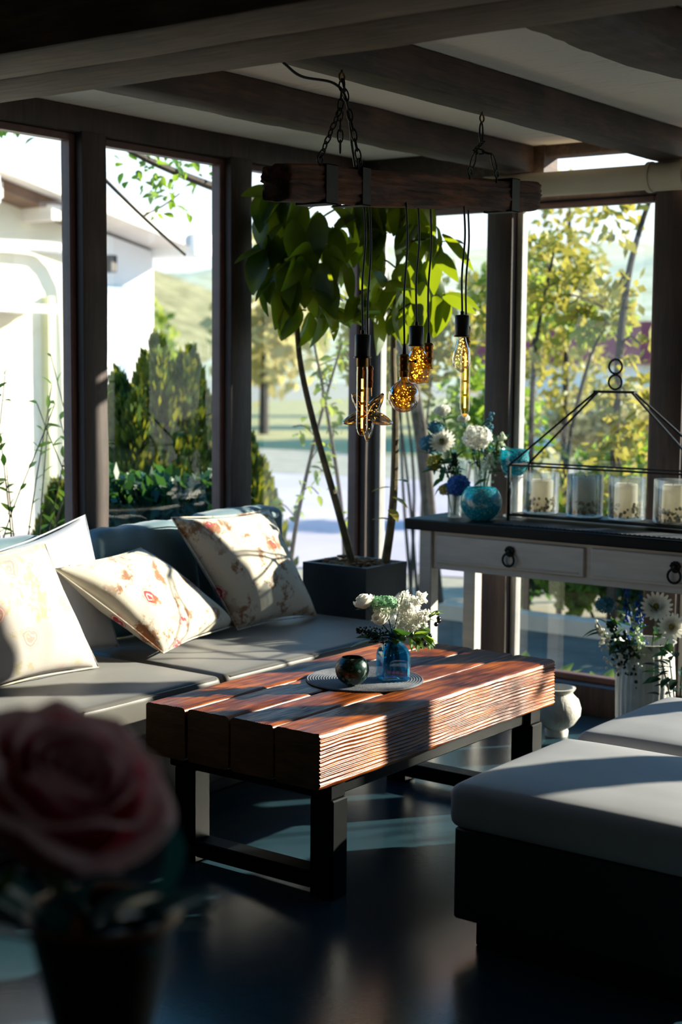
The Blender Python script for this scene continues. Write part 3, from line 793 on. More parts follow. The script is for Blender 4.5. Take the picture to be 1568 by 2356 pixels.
# lantern frame
LZ = CZ+.001
t = thing('candle_lantern', (-2.72, 5.47, LZ), 'black metal pyramid candle frame with ring handle on the console', 'candle holder')
fx0, fx1, fy0, fy1, fz = -3.14, -2.28, 5.39, 5.555, 1.08
rr = .0055
def rod(n, a, b, r=rr): G().tube([a, b], r, 4).build(n, M['iron'], t)
for x in (fx0, fx1):
    for y in (fy0, fy1): rod('corner_post', (x, y, LZ), (x, y, fz), .0075)
for y in (fy0, fy1):
    rod('top_rail', (fx0, y, fz), (fx1, y, fz)); rod('bottom_rail', (fx0, y, LZ+.022), (fx1, y, LZ+.022))
for x in (fx0, fx1):
    rod('top_rail', (x, fy0, fz), (x, fy1, fz)); rod('bottom_rail', (x, fy0, LZ+.022), (x, fy1, LZ+.022))
ax0, ax1 = -2.79, -2.63
for y in (fy0, fy1):
    yy = 5.472+(-.01 if y == fy0 else .01)
    rod('sloping_rod', (fx0, y, fz), (ax0, yy, 1.388)); rod('sloping_rod', (fx1, y, fz), (ax1, yy, 1.388))
G().rbox(ax0-.01, ax1+.01, 5.458, 5.486, 1.384, 1.394, .001, 1).build('ridge_bar', M['iron'], t)
for z in (1.428, 1.490):
    g = G(); g.torus((-2.71, 5.472, z), .0285, .0045, 'Y', 24, 6); g.build('handle_ring', M['iron'], t)
# slatted tray inside the frame
G().rbox(fx0+.01, fx1-.01, fy0+.01, fy1-.01, LZ+.0225, LZ+.029, .001, 1).build('tray', M['iron'], t)
# candle jars
for k, (x, lab) in enumerate(((-3.035, 'glass candle jar at the left end of the black frame'), (-2.832, 'glass candle jar second from the left in the black frame'), (-2.645, 'glass candle jar third from the left in the black frame'), (-2.45, 'glass candle jar at the right end of the black frame'))):
    z = LZ+.0295; r = .074; h = .172
    t = thing('candle_jar', (x, 5.472, z), lab, 'candle jar', 'candle jars in the black frame')
    rib = (lambda a, z_: 1+.012*math.cos(24*a)) if k < 2 else None
    pr_ = [(0, .0), (r-.006, 0), (r, .005), (r, h-.003), (r-.002, h), (r-.005, h-.002), (r-.005, .010), (0, .010)]
    G().lathe(pr_, (x, 5.472, z), 48, rfn=rib).build('jar', M['jar'], t)
    cw = .046; ch = (.13, .15, .135, .14)[k]
    G().lathe([(0, .0112), (cw, .0112), (cw, .0112+ch-.006), (cw-.006, .0112+ch), (cw-.02, .0112+ch-.005), (0, .0112+ch-.006)], (x+rnd(-.008, .008), 5.472, z), 20).build('candle', M['wax'], t)
    G().tube([(x, 5.472, z+ch), (x+.002, 5.472, z+ch+.018)], .0012, 4).build('wick', M['cord'], t)
    g = G(); rs = random.Random(k)
    for q in range(90):
        a = rs.uniform(0, 6.28); rd = rs.uniform(cw+.008, r-.012); g.ball((x+rd*math.cos(a), 5.472+rd*math.sin(a), z+.014+rs.random()**1.5*.055), rs.uniform(.005, .009), 5, 3)
    o = g.build('dried_flowers', M['dried'], t, sharp=False); o['kind'] = 'stuff'

def bowl_prof(R, h, mouth, th=.005, a0=26):
    # rounded bowl profile from foot to mouth and back inside
    out = []
    a1 = PI-math.asin(min(1, mouth/R)); n = 16; b0 = math.radians(a0)
    zs = lambda a: h*(math.cos(b0)-math.cos(a))/(math.cos(b0)-math.cos(a1))
    for i in range(n+1):
        a = b0+(a1-b0)*i/n; out.append((R*math.sin(a), zs(a)))
    inn = [(max(.001, r-th), z+(.004 if i == 0 else 0)) for i, (r, z) in enumerate(out)]
    return [(0, 0)] + out + [(out[-1][0]-th*.5, out[-1][1]+.002)] + inn[::-1] + [(0, .004)]
# turquoise bowls
g = G().lathe(bowl_prof(.086, .135, .06), (-3.225, 5.31, CZ+.001), 40)
tag(g.build('turquoise_bowl', M['turq']), 'large turquoise crackle glass bowl standing on the console beside the black frame', 'bowl')
t = thing('glass_pedestal', (-3.2, 5.535, CZ+.001), 'clear glass candle pedestal behind the left post of the black frame', 'pedestal')
G().lathe([(0, 0), (.045, 0), (.045, .006), (.02, .012), (.012, .03), (.018, .06), (.011, .10), (.014, .14), (.03, .163), (.04, .168), (.04, .172), (0, .172)], (-3.2, 5.535, CZ+.001), 28).build('pedestal_stem', M['jar'], t)
g = G().lathe([(0, 0), (.03, .002), (.05, .02), (.06, .05), (.061, .075), (.057, .098), (.063, .114), (.060, .114), (.054, .098), (.057, .07), (.05, .03), (0, .008)], (-3.2, 5.535, CZ+.1735), 36)
tag(g.build('turquoise_bowl', M['turq']), 'turquoise crackle glass cup raised on the clear pedestal', 'bowl')

# small glass with blue hydrangea
p = V((-3.37, 5.335, CZ+.001))
g = G().lathe([(0, 0), (.027, 0), (.029, .004), (.031, .1), (.0285, .1), (.0265, .008), (0, .008)], p, 24)
tag(g.build('tumbler', M['jar']), 'small clear tumbler holding a blue hydrangea at the left end of the console', 'glass')
t = thing('blue_hydrangea', tuple(p+V((0, 0, .01))), 'blue hydrangea head in the small tumbler', 'flower')
G().tube([p+V((0, 0, .01)), p+V((.004, 0, .1))], .006, 6).build('stem', M['stemg'], t)
g = G(); bloom_ball(g, p+V((.015, 0, .135)), .045, 110, .017, (1, 1, .85)); bloom(t, g, M['flow_b'])
t = thing('olive_flower', tuple(p+V((-.01, 0, .01))), 'olive green flower head left of the blue hydrangea', 'flower')
G().tube([p+V((-.01, 0, .01)), p+V((-.03, -.01, .1))], .003, 6).build('stem', M['stemg'], t)
g = G(); bloom_ball(g, p+V((-.042, -.012, .115)), .024, 50, .012); bloom(t, g, M['flow_y'])

# two ribbed glass vases and the tall white and blue bouquet
for k, (x, y, lab) in enumerate(((-3.455, 5.50, 'clear ribbed glass vase behind the blue hydrangea'), (-3.355, 5.53, 'clear ribbed glass vase behind the large turquoise bowl'))):
    g = G().lathe([(0, 0), (.03, 0), (.034, .006), (.036, .12), (.039, .23), (.036, .23), (.033, .12), (.030, .010), (0, .010)], (x, y, CZ+.001), 48, rfn=lambda a, z: 1+.02*math.cos(16*a))
    tag(g.build('ribbed_vase', M['ribglass']), lab, 'vase', 'ribbed vases on the console')
def cflower(name, base, tip, label, cat, kind, R, mat, seed):
    t = thing(name, base, label, cat); base = V(base); tip = V(tip)
    stemtube(t, base, tip, base.lerp(tip, .5)+V((0, 0, .05)), .003)
    g = G()
    if kind == 'rose': bloom_rose(g, tip, (tip-base)+V((.1, -.3, .1)), R, 15, seed)
    elif kind == 'ball': bloom_ball(g, tip, R, int(70), R*.36, seed=seed)
    elif kind == 'daisy': bloom_daisy(g, tip, V((.3, -.8, .5)), R, 18, 3)
    else: sprig(g, base.lerp(tip, .55), tip, 60, .007, .035, seed)
    o = bloom(t, g, mat, 'floret_cluster' if kind == 'sprig' else 'bloom')
    if kind == 'sprig': o['kind'] = 'stuff'
    if kind == 'daisy': G().ball(tip+V((.0, -.012, .008)), R*.2, 8, 6).build('flower_centre', M['flow_y'], t)
    ds = [(base.lerp(tip, k), (tip-base).normalized()*.3+rdir()*.8, rnd(.7, 1.1)) for k in (.55, .66, .74, .8, .86, .9, .94)]
    add_leaves(t, ds, 'vaseleaf', M['leafD'], .075, .034, .4)
v1, v2 = (-3.455, 5.50, CZ+.02), (-3.355, 5.53, CZ+.02)
for i, (nm, b, tip, lab, kd, R, mt) in enumerate([
    ('white_rose', v1, (-3.52, 5.47, 1.275), 'white rose at the top left of the console bouquet', 'rose', .035, 'flow_w'),
    ('white_rose', v2, (-3.40, 5.45, 1.25), 'round white bud at the top centre of the console bouquet', 'rose', .026, 'flow_w'),
    ('white_chrysanthemum', v1, (-3.50, 5.44, 1.155), 'shaggy white chrysanthemum at the left of the console bouquet', 'daisy', .062, 'flow_w'),
    ('white_chrysanthemum', v2, (-3.335, 5.45, 1.185), 'large white chrysanthemum in the middle of the console bouquet', 'ball', .056, 'flow_w'),
    ('blue_hydrangea', v1, (-3.575, 5.45, 1.15), 'blue hydrangea hanging out left of the console bouquet', 'ball', .04, 'flow_t'),
    ('teal_thistle', v1, (-3.545, 5.45, 1.22), 'teal flower head in the upper left of the console bouquet', 'ball', .032, 'flow_t'),
    ('olive_flower', v1, (-3.54, 5.44, 1.07), 'olive flower head at the lower left of the console bouquet', 'ball', .034, 'flow_y'),
    ('white_sprig', v2, (-3.22, 5.47, 1.20), 'white waxflower sprig reaching right toward the turquoise cup', 'sprig', .03, 'flow_wg'),
    ('white_sprig', v2, (-3.25, 5.42, 1.12), 'lower white waxflower sprig above the large turquoise bowl', 'sprig', .03, 'flow_wg'),
    ('teal_sprig', v2, (-3.31, 5.52, 1.28), 'pale teal eucalyptus sprig at the top right of the console bouquet', 'sprig', .03, 'flow_t'),
    ('dark_greenery', v1, (-3.42, 5.40, 1.11), 'dark leaf sprig at the front of the console bouquet', 'sprig', .02, 'bud_d')]):
    cflower(nm, b, tip, lab, 'flower', kd, R, M[mt], i)

# ------------------------------------------------------------------ floor vases under the console
bx, by = -2.495, 5.37
g = G().lathe([(0, 0), (.095, 0), (.105, .01), (.112, .12), (.115, .25), (.108, .36), (.095, .385), (.108, .415), (.116, .42), (.110, .42), (.088, .385), (.10, .35), (.105, .2), (.095, .02), (0, .02)], (bx, by, .001), 96, rfn=lambda a, z: 1+.018*math.cos(28*a)+.006*math.sin(z*240))
tag(g.build('ribbed_floor_vase', M['ceramic']), 'tall white ribbed ceramic vase on the floor under the console', 'vase')
b0 = (bx, by, .05)
for i, (nm, tip, lab, kd, R, mt) in enumerate([
    ('white_daisy', (-2.40, 5.25, .575), 'large white anemone with dark centre in the tall floor vase', 'daisy', .065, 'flow_w'),
    ('white_daisy', (-2.345, 5.27, .50), 'lower white anemone at the right of the tall floor vase', 'daisy', .06, 'flow_w'),
    ('blue_delphinium', (-2.555, 5.30, .635), 'blue delphinium at the top left of the tall floor vase', 'sprig', .03, 'flow_b'),
    ('blue_delphinium', (-2.49, 5.28, .62), 'second blue delphinium behind the white anemone of the floor vase', 'sprig', .03, 'flow_b'),
    ('blue_hydrangea', (-2.63, 5.28, .56), 'blue hydrangea at the left edge of the tall floor vase', 'ball', .035, 'flow_t'),
    ('dark_greenery', (-2.60, 5.26, .50), 'dark bud sprig at the lower left of the tall floor vase', 'sprig', .03, 'bud_d'),
    ('dark_greenery', (-2.52, 5.22, .47), 'dark bud sprig at the front of the tall floor vase', 'sprig', .03, 'bud_d'),
    ('pale_feather', (-2.475, 5.22, .52), 'pale feathery seed head in the middle of the tall floor vase', 'sprig', .02, 'flow_wg'),
    ('white_sprig', (-2.66, 5.27, .49), 'white curling flower hanging left of the tall floor vase', 'sprig', .02, 'flow_w')]):
    cflower(nm, b0, tip, lab, 'flower', kd, R, M[mt], 40+i)
g = G().lathe([(0, 0), (.045, 0), (.047, .022), (.042, .03), (.07, .05), (.093, .085), (.096, .115), (.085, .15), (.066, .168), (.06, .178), (.07, .19), (.074, .198), (.062, .198), (.054, .18), (.075, .15), (.086, .11), (.06, .05), (0, .04)], (-2.845, 5.30, .001), 72, rfn=lambda a, z: 1+.012*math.cos(30*a))
tag(g.build('round_white_pot', M['ceramic']), 'squat white knit textured ceramic pot on the floor behind the coffee table', 'pot')
t = thing('dark_plant', (-2.25, 5.14, 0), 'dark blue green potted plant at the right edge beside the tall floor vase', 'plant')
G().lathe([(0, 0), (.06, 0), (.085, .2), (.08, .2), (.06, .02), (0, .02)], (-2.25, 5.14, .001), 24).build('pot', M['planter'], t)
for k in range(5): G().tube(curve([(-2.25, 5.14, .1), (-2.25+.03*math.cos(k*1.3), 5.14+.03*math.sin(k*1.3), .25), (-2.25+.07*math.cos(k*1.3), 5.14+.07*math.sin(k*1.3), .40)], 5), .003, 5).build('stem', M['stemg'], t)
pts = []
for k in range(34):
    a = rnd(0, 6.28); r = rnd(.02, .085); pts.append(((-2.25+r*math.cos(a), 5.14+r*math.sin(a), rnd(.26, .44)), V((math.cos(a), math.sin(a), rnd(-.3, .6))), rnd(.7, 1.1)))
add_leaves(t, pts, 'darkplant', M['bud_d'], .075, .035, .5)

# ------------------------------------------------------------------ PLANTER AND RUBBER TREE
px0, px1, py0, py1, pz = -3.935, -3.60, 5.02, 5.32, .645
t = thing('rubber_tree', (-3.77, 5.17, 0), 'tall rubber tree with two trunks in a square slate planter in the corner', 'potted tree')
g = G()
for (a, b, c, d) in ((px0, px1, py0, py0+.02), (px0, px1, py1-.02, py1), (px0, px0+.02, py0+.02, py1-.02), (px1-.02, px1, py0+.02, py1-.02)): g.box(a, b, c, d, 0, pz)
g.box(px0+.02, px1-.02, py0+.02, py1-.02, 0, .02)
g.build('planter', M['planter'], t, smooth=False)
g = G().surf(14, 14, lambda u, v: (px0+.021+(px1-px0-.042)*u, py0+.021+(py1-py0-.042)*v, pz-.03+.035*noise.noise((u*6, v*6, 1))+.02)); g.build('mulch', M['soil'], t)
g = G()
for k in range(50): g.ball((rnd(px0+.04, px1-.04), rnd(py0+.04, py1-.04), pz+rnd(-.012, .012)), rnd(.012, .022), 5, 3, (1, .6, .35))
g.build('bark_chips', M['soil'], t)['kind'] = 'stuff'
T1 = curve([(-3.735, 5.12, pz-.03), (-3.80, 5.10, .85), (-3.89, 5.05, 1.2), (-3.955, 5.02, 1.5), (-3.96, 5.0, 1.75), (-3.95, 4.98, 2.02), (-3.97, 4.97, 2.2)], 8)
T2 = curve([(-3.66, 5.24, pz-.03), (-3.62, 5.24, .9), (-3.60, 5.22, 1.25), (-3.615, 5.22, 1.55), (-3.60, 5.22, 1.85), (-3.58, 5.22, 2.15)], 8)
G().tube(T1, taper(len(T1), .017, .007), 8).build('trunk', M['bark'], t)
G().tube(T2, taper(len(T2), .020, .007), 8).build('trunk', M['bark'], t)
T3 = curve([(-3.69, 5.18, pz-.03), (-3.665, 5.2, .8), (-3.60, 5.22, .95)], 6)
fm = [leaf_mesh('fic%d' % k, M['ficus'], L=.185, W=(.10, .112, .09)[k], fold=(.10, .2, .05)[k], droop=(.4, .7, .2)[k], nu=7) for k in range(3)]
def ficleaf(base, org):
    b = V(base); out = (b-V(org)); out.z = 0
    out = out.normalized() if out.length > .01 else V((1, 0, 0))
    a = rnd(-.6, .6); out = Matrix.Rotation(a, 3, 'Z') @ out
    if rnd(0, 1) < .55: return frame_to(b, out*rnd(.12, .4)+V((0, 0, -1)), rnd(-1.4, 1.4)) @ Matrix.Scale(rnd(.8, 1.12), 4)
    d = out*rnd(.5, 1.0)+V((0, 0, -rnd(-.2, 1.0)))
    return frame_to(b, d, rnd(-.8, .8)) @ Matrix.Scale(rnd(.75, 1.1), 4)
def crown(spec, T):
    for (c, r, n) in spec:
        # twig from trunk to the cluster
        c = V(c); near = min(T, key=lambda q: (q-c).length+.5*max(0, q.z-c.z))
        G().tube(curve([near, near.lerp(c, .5)+V((0, 0, .03)), c+V((0, 0, r*.4))], 4), .004, 5).build('twig', M['darkbark'], t)
        for k in range(n):
            d = rdir(); p = c+V((d.x*r, d.y*r, d.z*r*.8+.04)); p.x = max(p.x, XW+.12); p.y = min(p.y, YW-.2)
            if p.z > 2.2: p.z = 2.2
            mw = ficleaf(p, c)
            tipp = mw @ V((.18, 0, -.04))
            if tipp.x < XW+.04: mw = frame_to(p, V((.4, -.3, -.8)), rnd(-.8, .8)) @ Matrix.Scale(rnd(.75, 1.0), 4)
            inst('leaf', fm[random.randrange(3)], mw, t)
crown([((-3.93, 4.93, 2.12), .14, 15), ((-3.88, 4.95, 2.0), .16, 18), ((-3.95, 4.9, 1.9), .12, 14), ((-3.82, 4.98, 1.88), .13, 14), ((-3.93, 4.96, 1.78), .11, 12), ((-3.80, 5.0, 2.12), .13, 12), ((-3.88, 4.96, 1.68), .08, 9)], T1)
crown([((-3.66, 5.2, 2.12), .14, 14), ((-3.54, 5.22, 2.08), .13, 13), ((-3.70, 5.2, 1.90), .10, 8), ((-3.56, 5.2, 1.92), .12, 10), ((-3.42, 5.16, 1.97), .07, 5), ((-3.58, 5.2, 1.75), .12, 12), ((-3.44, 5.18, 1.72), .09, 9), ((-3.68, 5.2, 1.72), .09, 8)], T2)
me = leaf_mesh('ficnew', M['leafY'], L=.09, W=.045, fold=.1, droop=.5)
for (p, d) in (((-3.60, 5.22, 1.0), (1, -.2, .2)), ((-3.61, 5.22, .93), (1, .1, -.3)), ((-3.61, 5.2, .88), (.8, -.4, -.3)), ((-3.62, 5.22, .83), (-.9, -.2, .2)), ((-3.62, 5.22, .97), (-.8, -.3, 0))):
    inst('leaf', me, frame_to(p, V(d), 0), t)['label'] = 'small yellow green leaf low on the trunk'

# ------------------------------------------------------------------ HANGING LAMP
t = thing('beam_pendant_lamp', (-2.55, 3.75, 1.93), 'rustic timber beam lamp hung on chains with six bare bulbs over the table', 'pendant lamp')
def lb_z(y): return 1.918 + (y-3.08)*.062
g = G(); n = 110; sec = []
for i in range(48):
    a = 2*PI*i/48; q = se(a, 9); sec.append((.048*q*math.cos(a), .047*q*math.sin(a)))
vs = []
for k in range(n+1):
    y = 3.12+1.34*k/n; sh = 1.0 if k not in (0, n) else .965
    for (dx, dz) in sec:
        a = noise.noise((dx*60, y*5, dz*90))*.007+noise.noise((dx*20+3, y*2.5, dz*20))*.008
        gz = math.sin((dz+.008*noise.noise((1, y*4, dz*20)))*2*PI/.014)*.003*(1 if abs(dx) > .035 else .4)
        l = math.hypot(dx, dz); e = (a+gz)/l
        vs.append((-2.545+dx*sh*(1+e), y+noise.noise((dx*40, 1, dz*40))*.006*(1 if k in (0, n) else 0), lb_z(y)+.048+dz*sh*(1+e)))
N = len(sec)
g.add(vs, [(k*N+j, (k+1)*N+j, (k+1)*N+(j+1) % N, k*N+(j+1) % N) for k in range(n) for j in range(N)] + [tuple(range(N)), tuple(n*N+j for j in range(N-1, -1, -1))])
g.build('timber_beam', M['oldwood'], t, sharp=False)
for y, w in ((3.30, .055), (3.46, .04), (4.285, .05)):
    z = lb_z(y)+.048; g = G()
    R_ = (.0535, .0535)
    for (a, b, c, d) in ((-R_[0], -R_[0]+.004, -R_[1], R_[1]), (R_[0]-.004, R_[0], -R_[1], R_[1]), (-R_[0], R_[0], -R_[1], -R_[1]+.004), (-R_[0], R_[0], R_[1]-.004, R_[1])):
        g.rbox(-2.545+a, -2.545+b, y-w/2, y+w/2, z+c, z+d, .001, 1)
    g.build('iron_strap', M['iron'], t, smooth=False)
def chain(p0, p1, link=.034, r=.0024, w=.0075):
    p0, p1 = V(p0), V(p1); d = p1-p0; n = max(1, round(d.length/(link*.78))); st = d/n
    c = bpy.data.objects.new('chain', None); C.objects.link(c); c.parent = t; ORG[c.name] = ORG[t.name].copy()
    lm = G().torus((0, 0, 0), w, r, 'Z', 14, 5, stretch=link*.5/w)
    me = lm.mesh('link', M['iron'])
    for i in range(n):
        m = frame_to(p0+st*(i+.5), d, (PI/2 if i % 2 else 0)) @ Matrix.Rotation(PI/2, 4, 'Z')
        s = Matrix.Scale(st.length/(link*.78), 4, (0, 1, 0))
        inst('link', me, m @ s, c)
def eye(p, R=.011):
    g = G(); g.torus(p, R, .003, 'X', 16, 5); g.tube([(p[0], p[1], p[2]+R), (p[0], p[1], p[2]+R+.03)] if p[2] > 2.2 else [(p[0], p[1], p[2]-R), (p[0], p[1], p[2]-R-.02)], .003, 6)
    g.build('eye_bolt', M['brass'] if p[2] > 2.2 else M['iron'], t)
eye((-2.545, 3.41, 2.285), .012); eye((-2.59, 4.227, 2.285), .012)
for y in (3.255, 3.435, 4.015, 4.175): eye((-2.50, y, lb_z(y)+.112), .011)
chain((-2.545, 3.412, 2.278), (-2.52, 3.37, 2.19), .05)
chain((-2.52, 3.37, 2.19), (-2.50, 3.257, lb_z(3.257)+.12))
chain((-2.545, 3.414, 2.278), (-2.50, 3.433, lb_z(3.433)+.12))
chain((-2.52, 3.37, 2.19), (-2.515, 3.365, 2.075))
g = G(); g.torus((-2.575, 4.20, 2.235), .0095, .003, 'X', 18, 5, stretch=3.4); g.build('carabiner', M['iron'], t)
chain((-2.56, 4.19, 2.205), (-2.535, 4.10, 2.165), .03); 
for (y, yy) in ((4.015, 4.05), (4.175, 4.14)):
    g = G(); m = Matrix.Translation((-2.50, (y+yy)/2, lb_z(y)+.145)) @ Matrix.Rotation(math.atan2(yy-y, .06)*-1, 4, 'X'); g.torus((0, 0, 0), .011, .0025, 'X', 18, 5, stretch=2.7, m=m); g.build('carabiner', M['iron'], t)
    chain((-2.50, yy, lb_z(y)+.17), (-2.535, 4.10, 2.165), .028)
# supply cable at the ceiling
G().tube(curve([(-2.60, 3.22, 2.30), (-2.585, 3.28, 2.272), (-2.55, 3.38, 2.265), (-2.535, 3.42, 2.22), (-2.53, 3.44, 2.10), (-2.53, 3.46, 2.03)], 8), .004, 6).build('supply_cable', M['cord'], t)

def cord(x, y, z1, sway=.006):
    z0 = lb_z(y)+.01; pts = curve([(x, y, z0), (x+sway*.3, y+sway, z0*.7+z1*.3), (x-sway*.3, y-sway*.4, z0*.35+z1*.65), (x, y, z1)], 6)
    G().tube(pts, .0032, 6).build('cord', M['cord'], t)
def socket_black(x, y, zt, zb):
    g = G(); g.lathe([(0, zt+.012), (.006, zt+.012), (.006, zt+.002), (.020, zt), (.0225, zt-.003), (.0225, zb+.005), (.0255, zb+.004), (.0255, zb), (.0, zb)], (x, y, 0), 28)
    return g.build('socket', M['bakelite'], t)
def socket_brass(x, y, zt, zb, mat, key=True):
    h = zt-zb; g = G()
    pr_ = [(0, zt), (.011, zt), (.0155, zt-.08*h), (.0165, zt-.18*h), (.015, zt-.22*h), (.0150, zt-.4*h), (.016, zt-.44*h), (.015, zt-.48*h), (.015, zt-.7*h), (.0162, zt-.74*h), (.0150, zt-.78*h), (.0145, zb), (0, zb)]
    g.lathe(pr_, (x, y, 0), 24); o = g.build('socket', mat, t)
    G().lathe([(0, zt+.03), (.005, zt+.03), (.0075, zt), (0, zt)], (x, y, 0), 14).build('cord_grip', M['bakelite'], t)
    if key:
        g = G(); d = V((.8, .6, 0)); p = V((x, y, zt-.32*h)); g.tube([p+d*.014, p+d*.03], .002, 6); g.ball(tuple(p+d*.033), .005, 8, 5); g.build('switch_key', M['bakelite'], o)
    return o
def bulb(prof, c, mat, seg=32, rfn=None):
    return G().lathe(prof, c, seg, rfn=rfn).build('bulb', mat, t)
def leds(b, pts, r=.0022):
    g = G()
    for p in pts: g.ball(p, r, 6, 4)
    o = g.build('light_dots', M['led'], b); o['kind'] = 'stuff'
def filament(b, c, z0, z1, n=4, r=.0028):
    L = (z0-z1)/n
    for i in range(n):
        G().tube([(c[0], c[1], z0-L*i-.003), (c[0], c[1], z0-L*(i+1)+.005)], r, 6).build('filament', M['fil'], b)
        g = G(); g.torus((c[0], c[1], z0-L*(i+1)+.001), r*2.2, .0008, 'Z', 10, 4); g.build('filament_clip', M['brass'], b)
    G().tube([(c[0]+r*2.4, c[1], z0+.02), (c[0]+r*2.4, c[1], z1)], .0008, 4).build('support_wire', M['brass'], b)
# 1 long tube bulb
x, y = -2.53, 3.50
cord(x, y, 1.59); socket_black(x, y, 1.578, 1.511)
G().lathe([(0, 1.511), (.017, 1.511), (.0172, 1.488), (.0165, 1.486), (0, 1.486)], (x, y, 0), 20).build('bulb_cap', M['brass'], t)
b = bulb([(.0162, 1.486), (.0168, 1.47), (.0168, 1.315), (.0155, 1.302), (.010, 1.292), (.004, 1.288), (0, 1.287)], (x, y, 0), M['ambertube'])
filament(b, (x, y), 1.455, 1.305, 4, .0031)
# 2 star bulb
x, y = -2.575, 3.590
cord(x, y, 1.50); socket_brass(x, y, 1.49, 1.425, M['copper'], False)
g = G()
sd_ = V((.802, .597, 0)).normalized(); sn_ = V((.597, -.802, 0))
cz = 1.345; ns = 90; rows = 9
def star_r(a):
    # five pointed star, one point straight down
    k = ((a+PI/2) % (2*PI/5))/(2*PI/5); k = abs(k-.5)*2
    return .035+.048*(k**1.5)
vs = []
for j in range(rows+1):
    ph = PI*j/rows-PI/2
    for i in range(ns):
        a = 2*PI*i/ns; r = star_r(a)*math.cos(ph)**.75 if abs(ph) < PI/2-.01 else 0
        vs.append(V((x, y, cz))+sd_*(r*math.cos(a))+V((0, 0, r*math.sin(a)))+sn_*(.026*math.sin(ph)))
g.add(vs, [(j*ns+i, j*ns+(i+1) % ns, (j+1)*ns+(i+1) % ns, (j+1)*ns+i) for j in range(rows) for i in range(ns)])
b = g.build('bulb', M['chrome_glass'], t)
b['label'] = 'star shaped smoked glass bulb'
G().lathe([(0, .03), (.0125, .03), (.0125, 0), (0, 0)], (x, y, 1.40), 16).build('bulb_cap', M['bulb'], t)
leds(b, [V((x, y, cz))+sd_*(rnd(.0, .045)*math.cos(a))+V((0, 0, rnd(.01, .045)*math.sin(a)))+sn_*rnd(-.008, .008) for a in [i*.7 for i in range(22)]], .0016)
# 3 globe bulb with aged brass socket
x, y = -2.50, 3.668
cord(x, y, 1.55); socket_brass(x, y, 1.524, 1.457, M['brass'], True)
R = .0465
b = bulb([(.0135, .060), (.0135, .050), (.018, .0435)] + [(R*math.sin(math.radians(a)), R*math.cos(math.radians(a))) for a in range(28, 181, 8)], (x, y, 1.399), M['amber'], 40)
leds(b, [V((x, y, 1.399))+rdir()*rnd(.012, .036) for _ in range(46)], .0017)
g = G()
for k in range(5):
    g.tube(curve([V((x, y, 1.399))+rdir()*.03 for _ in range(5)], 5), .0006, 4)
g.build('copper_wire', M['brass'], b)
# 4 diamond bulb
x, y = -2.57, 3.835
cord(x, y, 1.62); socket_black(x, y, 1.611, 1.549)
b = G().lathe([(.016, 1.549), (.021, 1.535), (.046, 1.488), (.0465, 1.480), (.033, 1.438), (0, 1.434)], (x, y+.008, 0), 10).build('bulb', M['amber'], t, smooth=False)
leds(b, [(x+r*math.cos(a), y+.008+r*math.sin(a), z) for (r, a, z) in [(rnd(.004, .018) if z_ > 1.51 else rnd(.006, .034), rnd(0, 6.28), z_) for z_ in [rnd(1.448, 1.54) for _ in range(60)]]], .0022)
# 5 empty aged brass socket behind
x, y = -2.585, 3.925
cord(x, y, 1.59); socket_brass(x, y, 1.561, 1.497, M['brass'], False)
# 6 teardrop bulb
x, y = -2.50, 3.984
cord(x, y, 1.655); socket_black(x, y, 1.647, 1.58)
b = bulb([(.0125, 1.58), (.015, 1.568), (.0255, 1.535), (.0295, 1.515), (.0285, 1.500), (.023, 1.486), (.012, 1.476), (.004, 1.471), (0, 1.469)], (x, y, 0), M['bulb'])
leds(b, [(x+r*math.cos(a), y+r*math.sin(a), z) for (r, a, z) in [(.004+.016*(1.575-z_)/.08, i*1.1, z_) for i, z_ in enumerate([1.575-.08*k/40 for k in range(40)])]], .0018)
# 7 long tube bulb behind it
x, y = -2.575, 4.128
cord(x, y, 1.63); socket_brass(x, y, 1.618, 1.549, M['brass'], False)
b = bulb([(.013, 1.549), (.0165, 1.53), (.0165, 1.355), (.0145, 1.34), (.009, 1.333), (.006, 1.326), (0, 1.325)], (x, y, 0), M['ambertube'])
filament(b, (x, y), 1.53, 1.35, 4, .0034)

# ------------------------------------------------------------------ FOREGROUND ROSE, POT AND STAND
QX, QY, QZ = -.975, .947, .831       # foot of the pot
t = thing('plant_stand', (QX, QY-.02, 0), 'slim black plant stand carrying the bronze pot at the lower left', 'plant stand')
G().lathe([(0, QZ-.022), (.085, QZ-.022), (.088, QZ-.016), (.088, QZ-.001), (0, QZ-.001)], (QX, QY-.02, 0), 32).build('stand_top', M['steel'], t)
G().tube([(QX, QY-.02, .02), (QX, QY-.02, QZ-.022)], .014, 12).build('stand_column', M['steel'], t)
G().lathe([(0, 0), (.15, 0), (.15, .01), (.02, .025), (0, .025)], (QX, QY-.02, 0), 32).build('stand_foot', M['steel'], t)
t = thing('bronze_pot', (QX, QY, QZ), 'small tapered bronze flower pot under the pink rose', 'pot')
G().lathe([(0, 0), (.032, 0), (.036, .004), (.070, .160), (.066, .160), (.034, .01), (0, .01)], (QX, QY, QZ), 40).build('pot_body', M['potbrown'], t)
g = G(); g.torus((QX, QY, QZ+.160), .0705, .0034, 'Z', 40, 8); g.build('rim', M['potrim'], t)
G().lathe([(0, .14), (.062, .14)], (QX, QY, QZ), 24).build('soil', M['soil'], t)
t = thing('pink_rose', (QX, QY, QZ+.13), 'large dusky pink rose in full bloom, out of focus in the lower left foreground', 'flower')
R0 = V((-1.020, .905, 1.045))          # base of the bloom
axis = (RT*.40 + V((0, 0, .84)) - V((-.594, .8, 0))*.34).normalized()
G().tube(curve([(QX, QY, QZ+.13), (QX-.02, QY-.015, QZ+.17), tuple(R0)], 5), .006, 8).build('stem', M['stemg'], t)
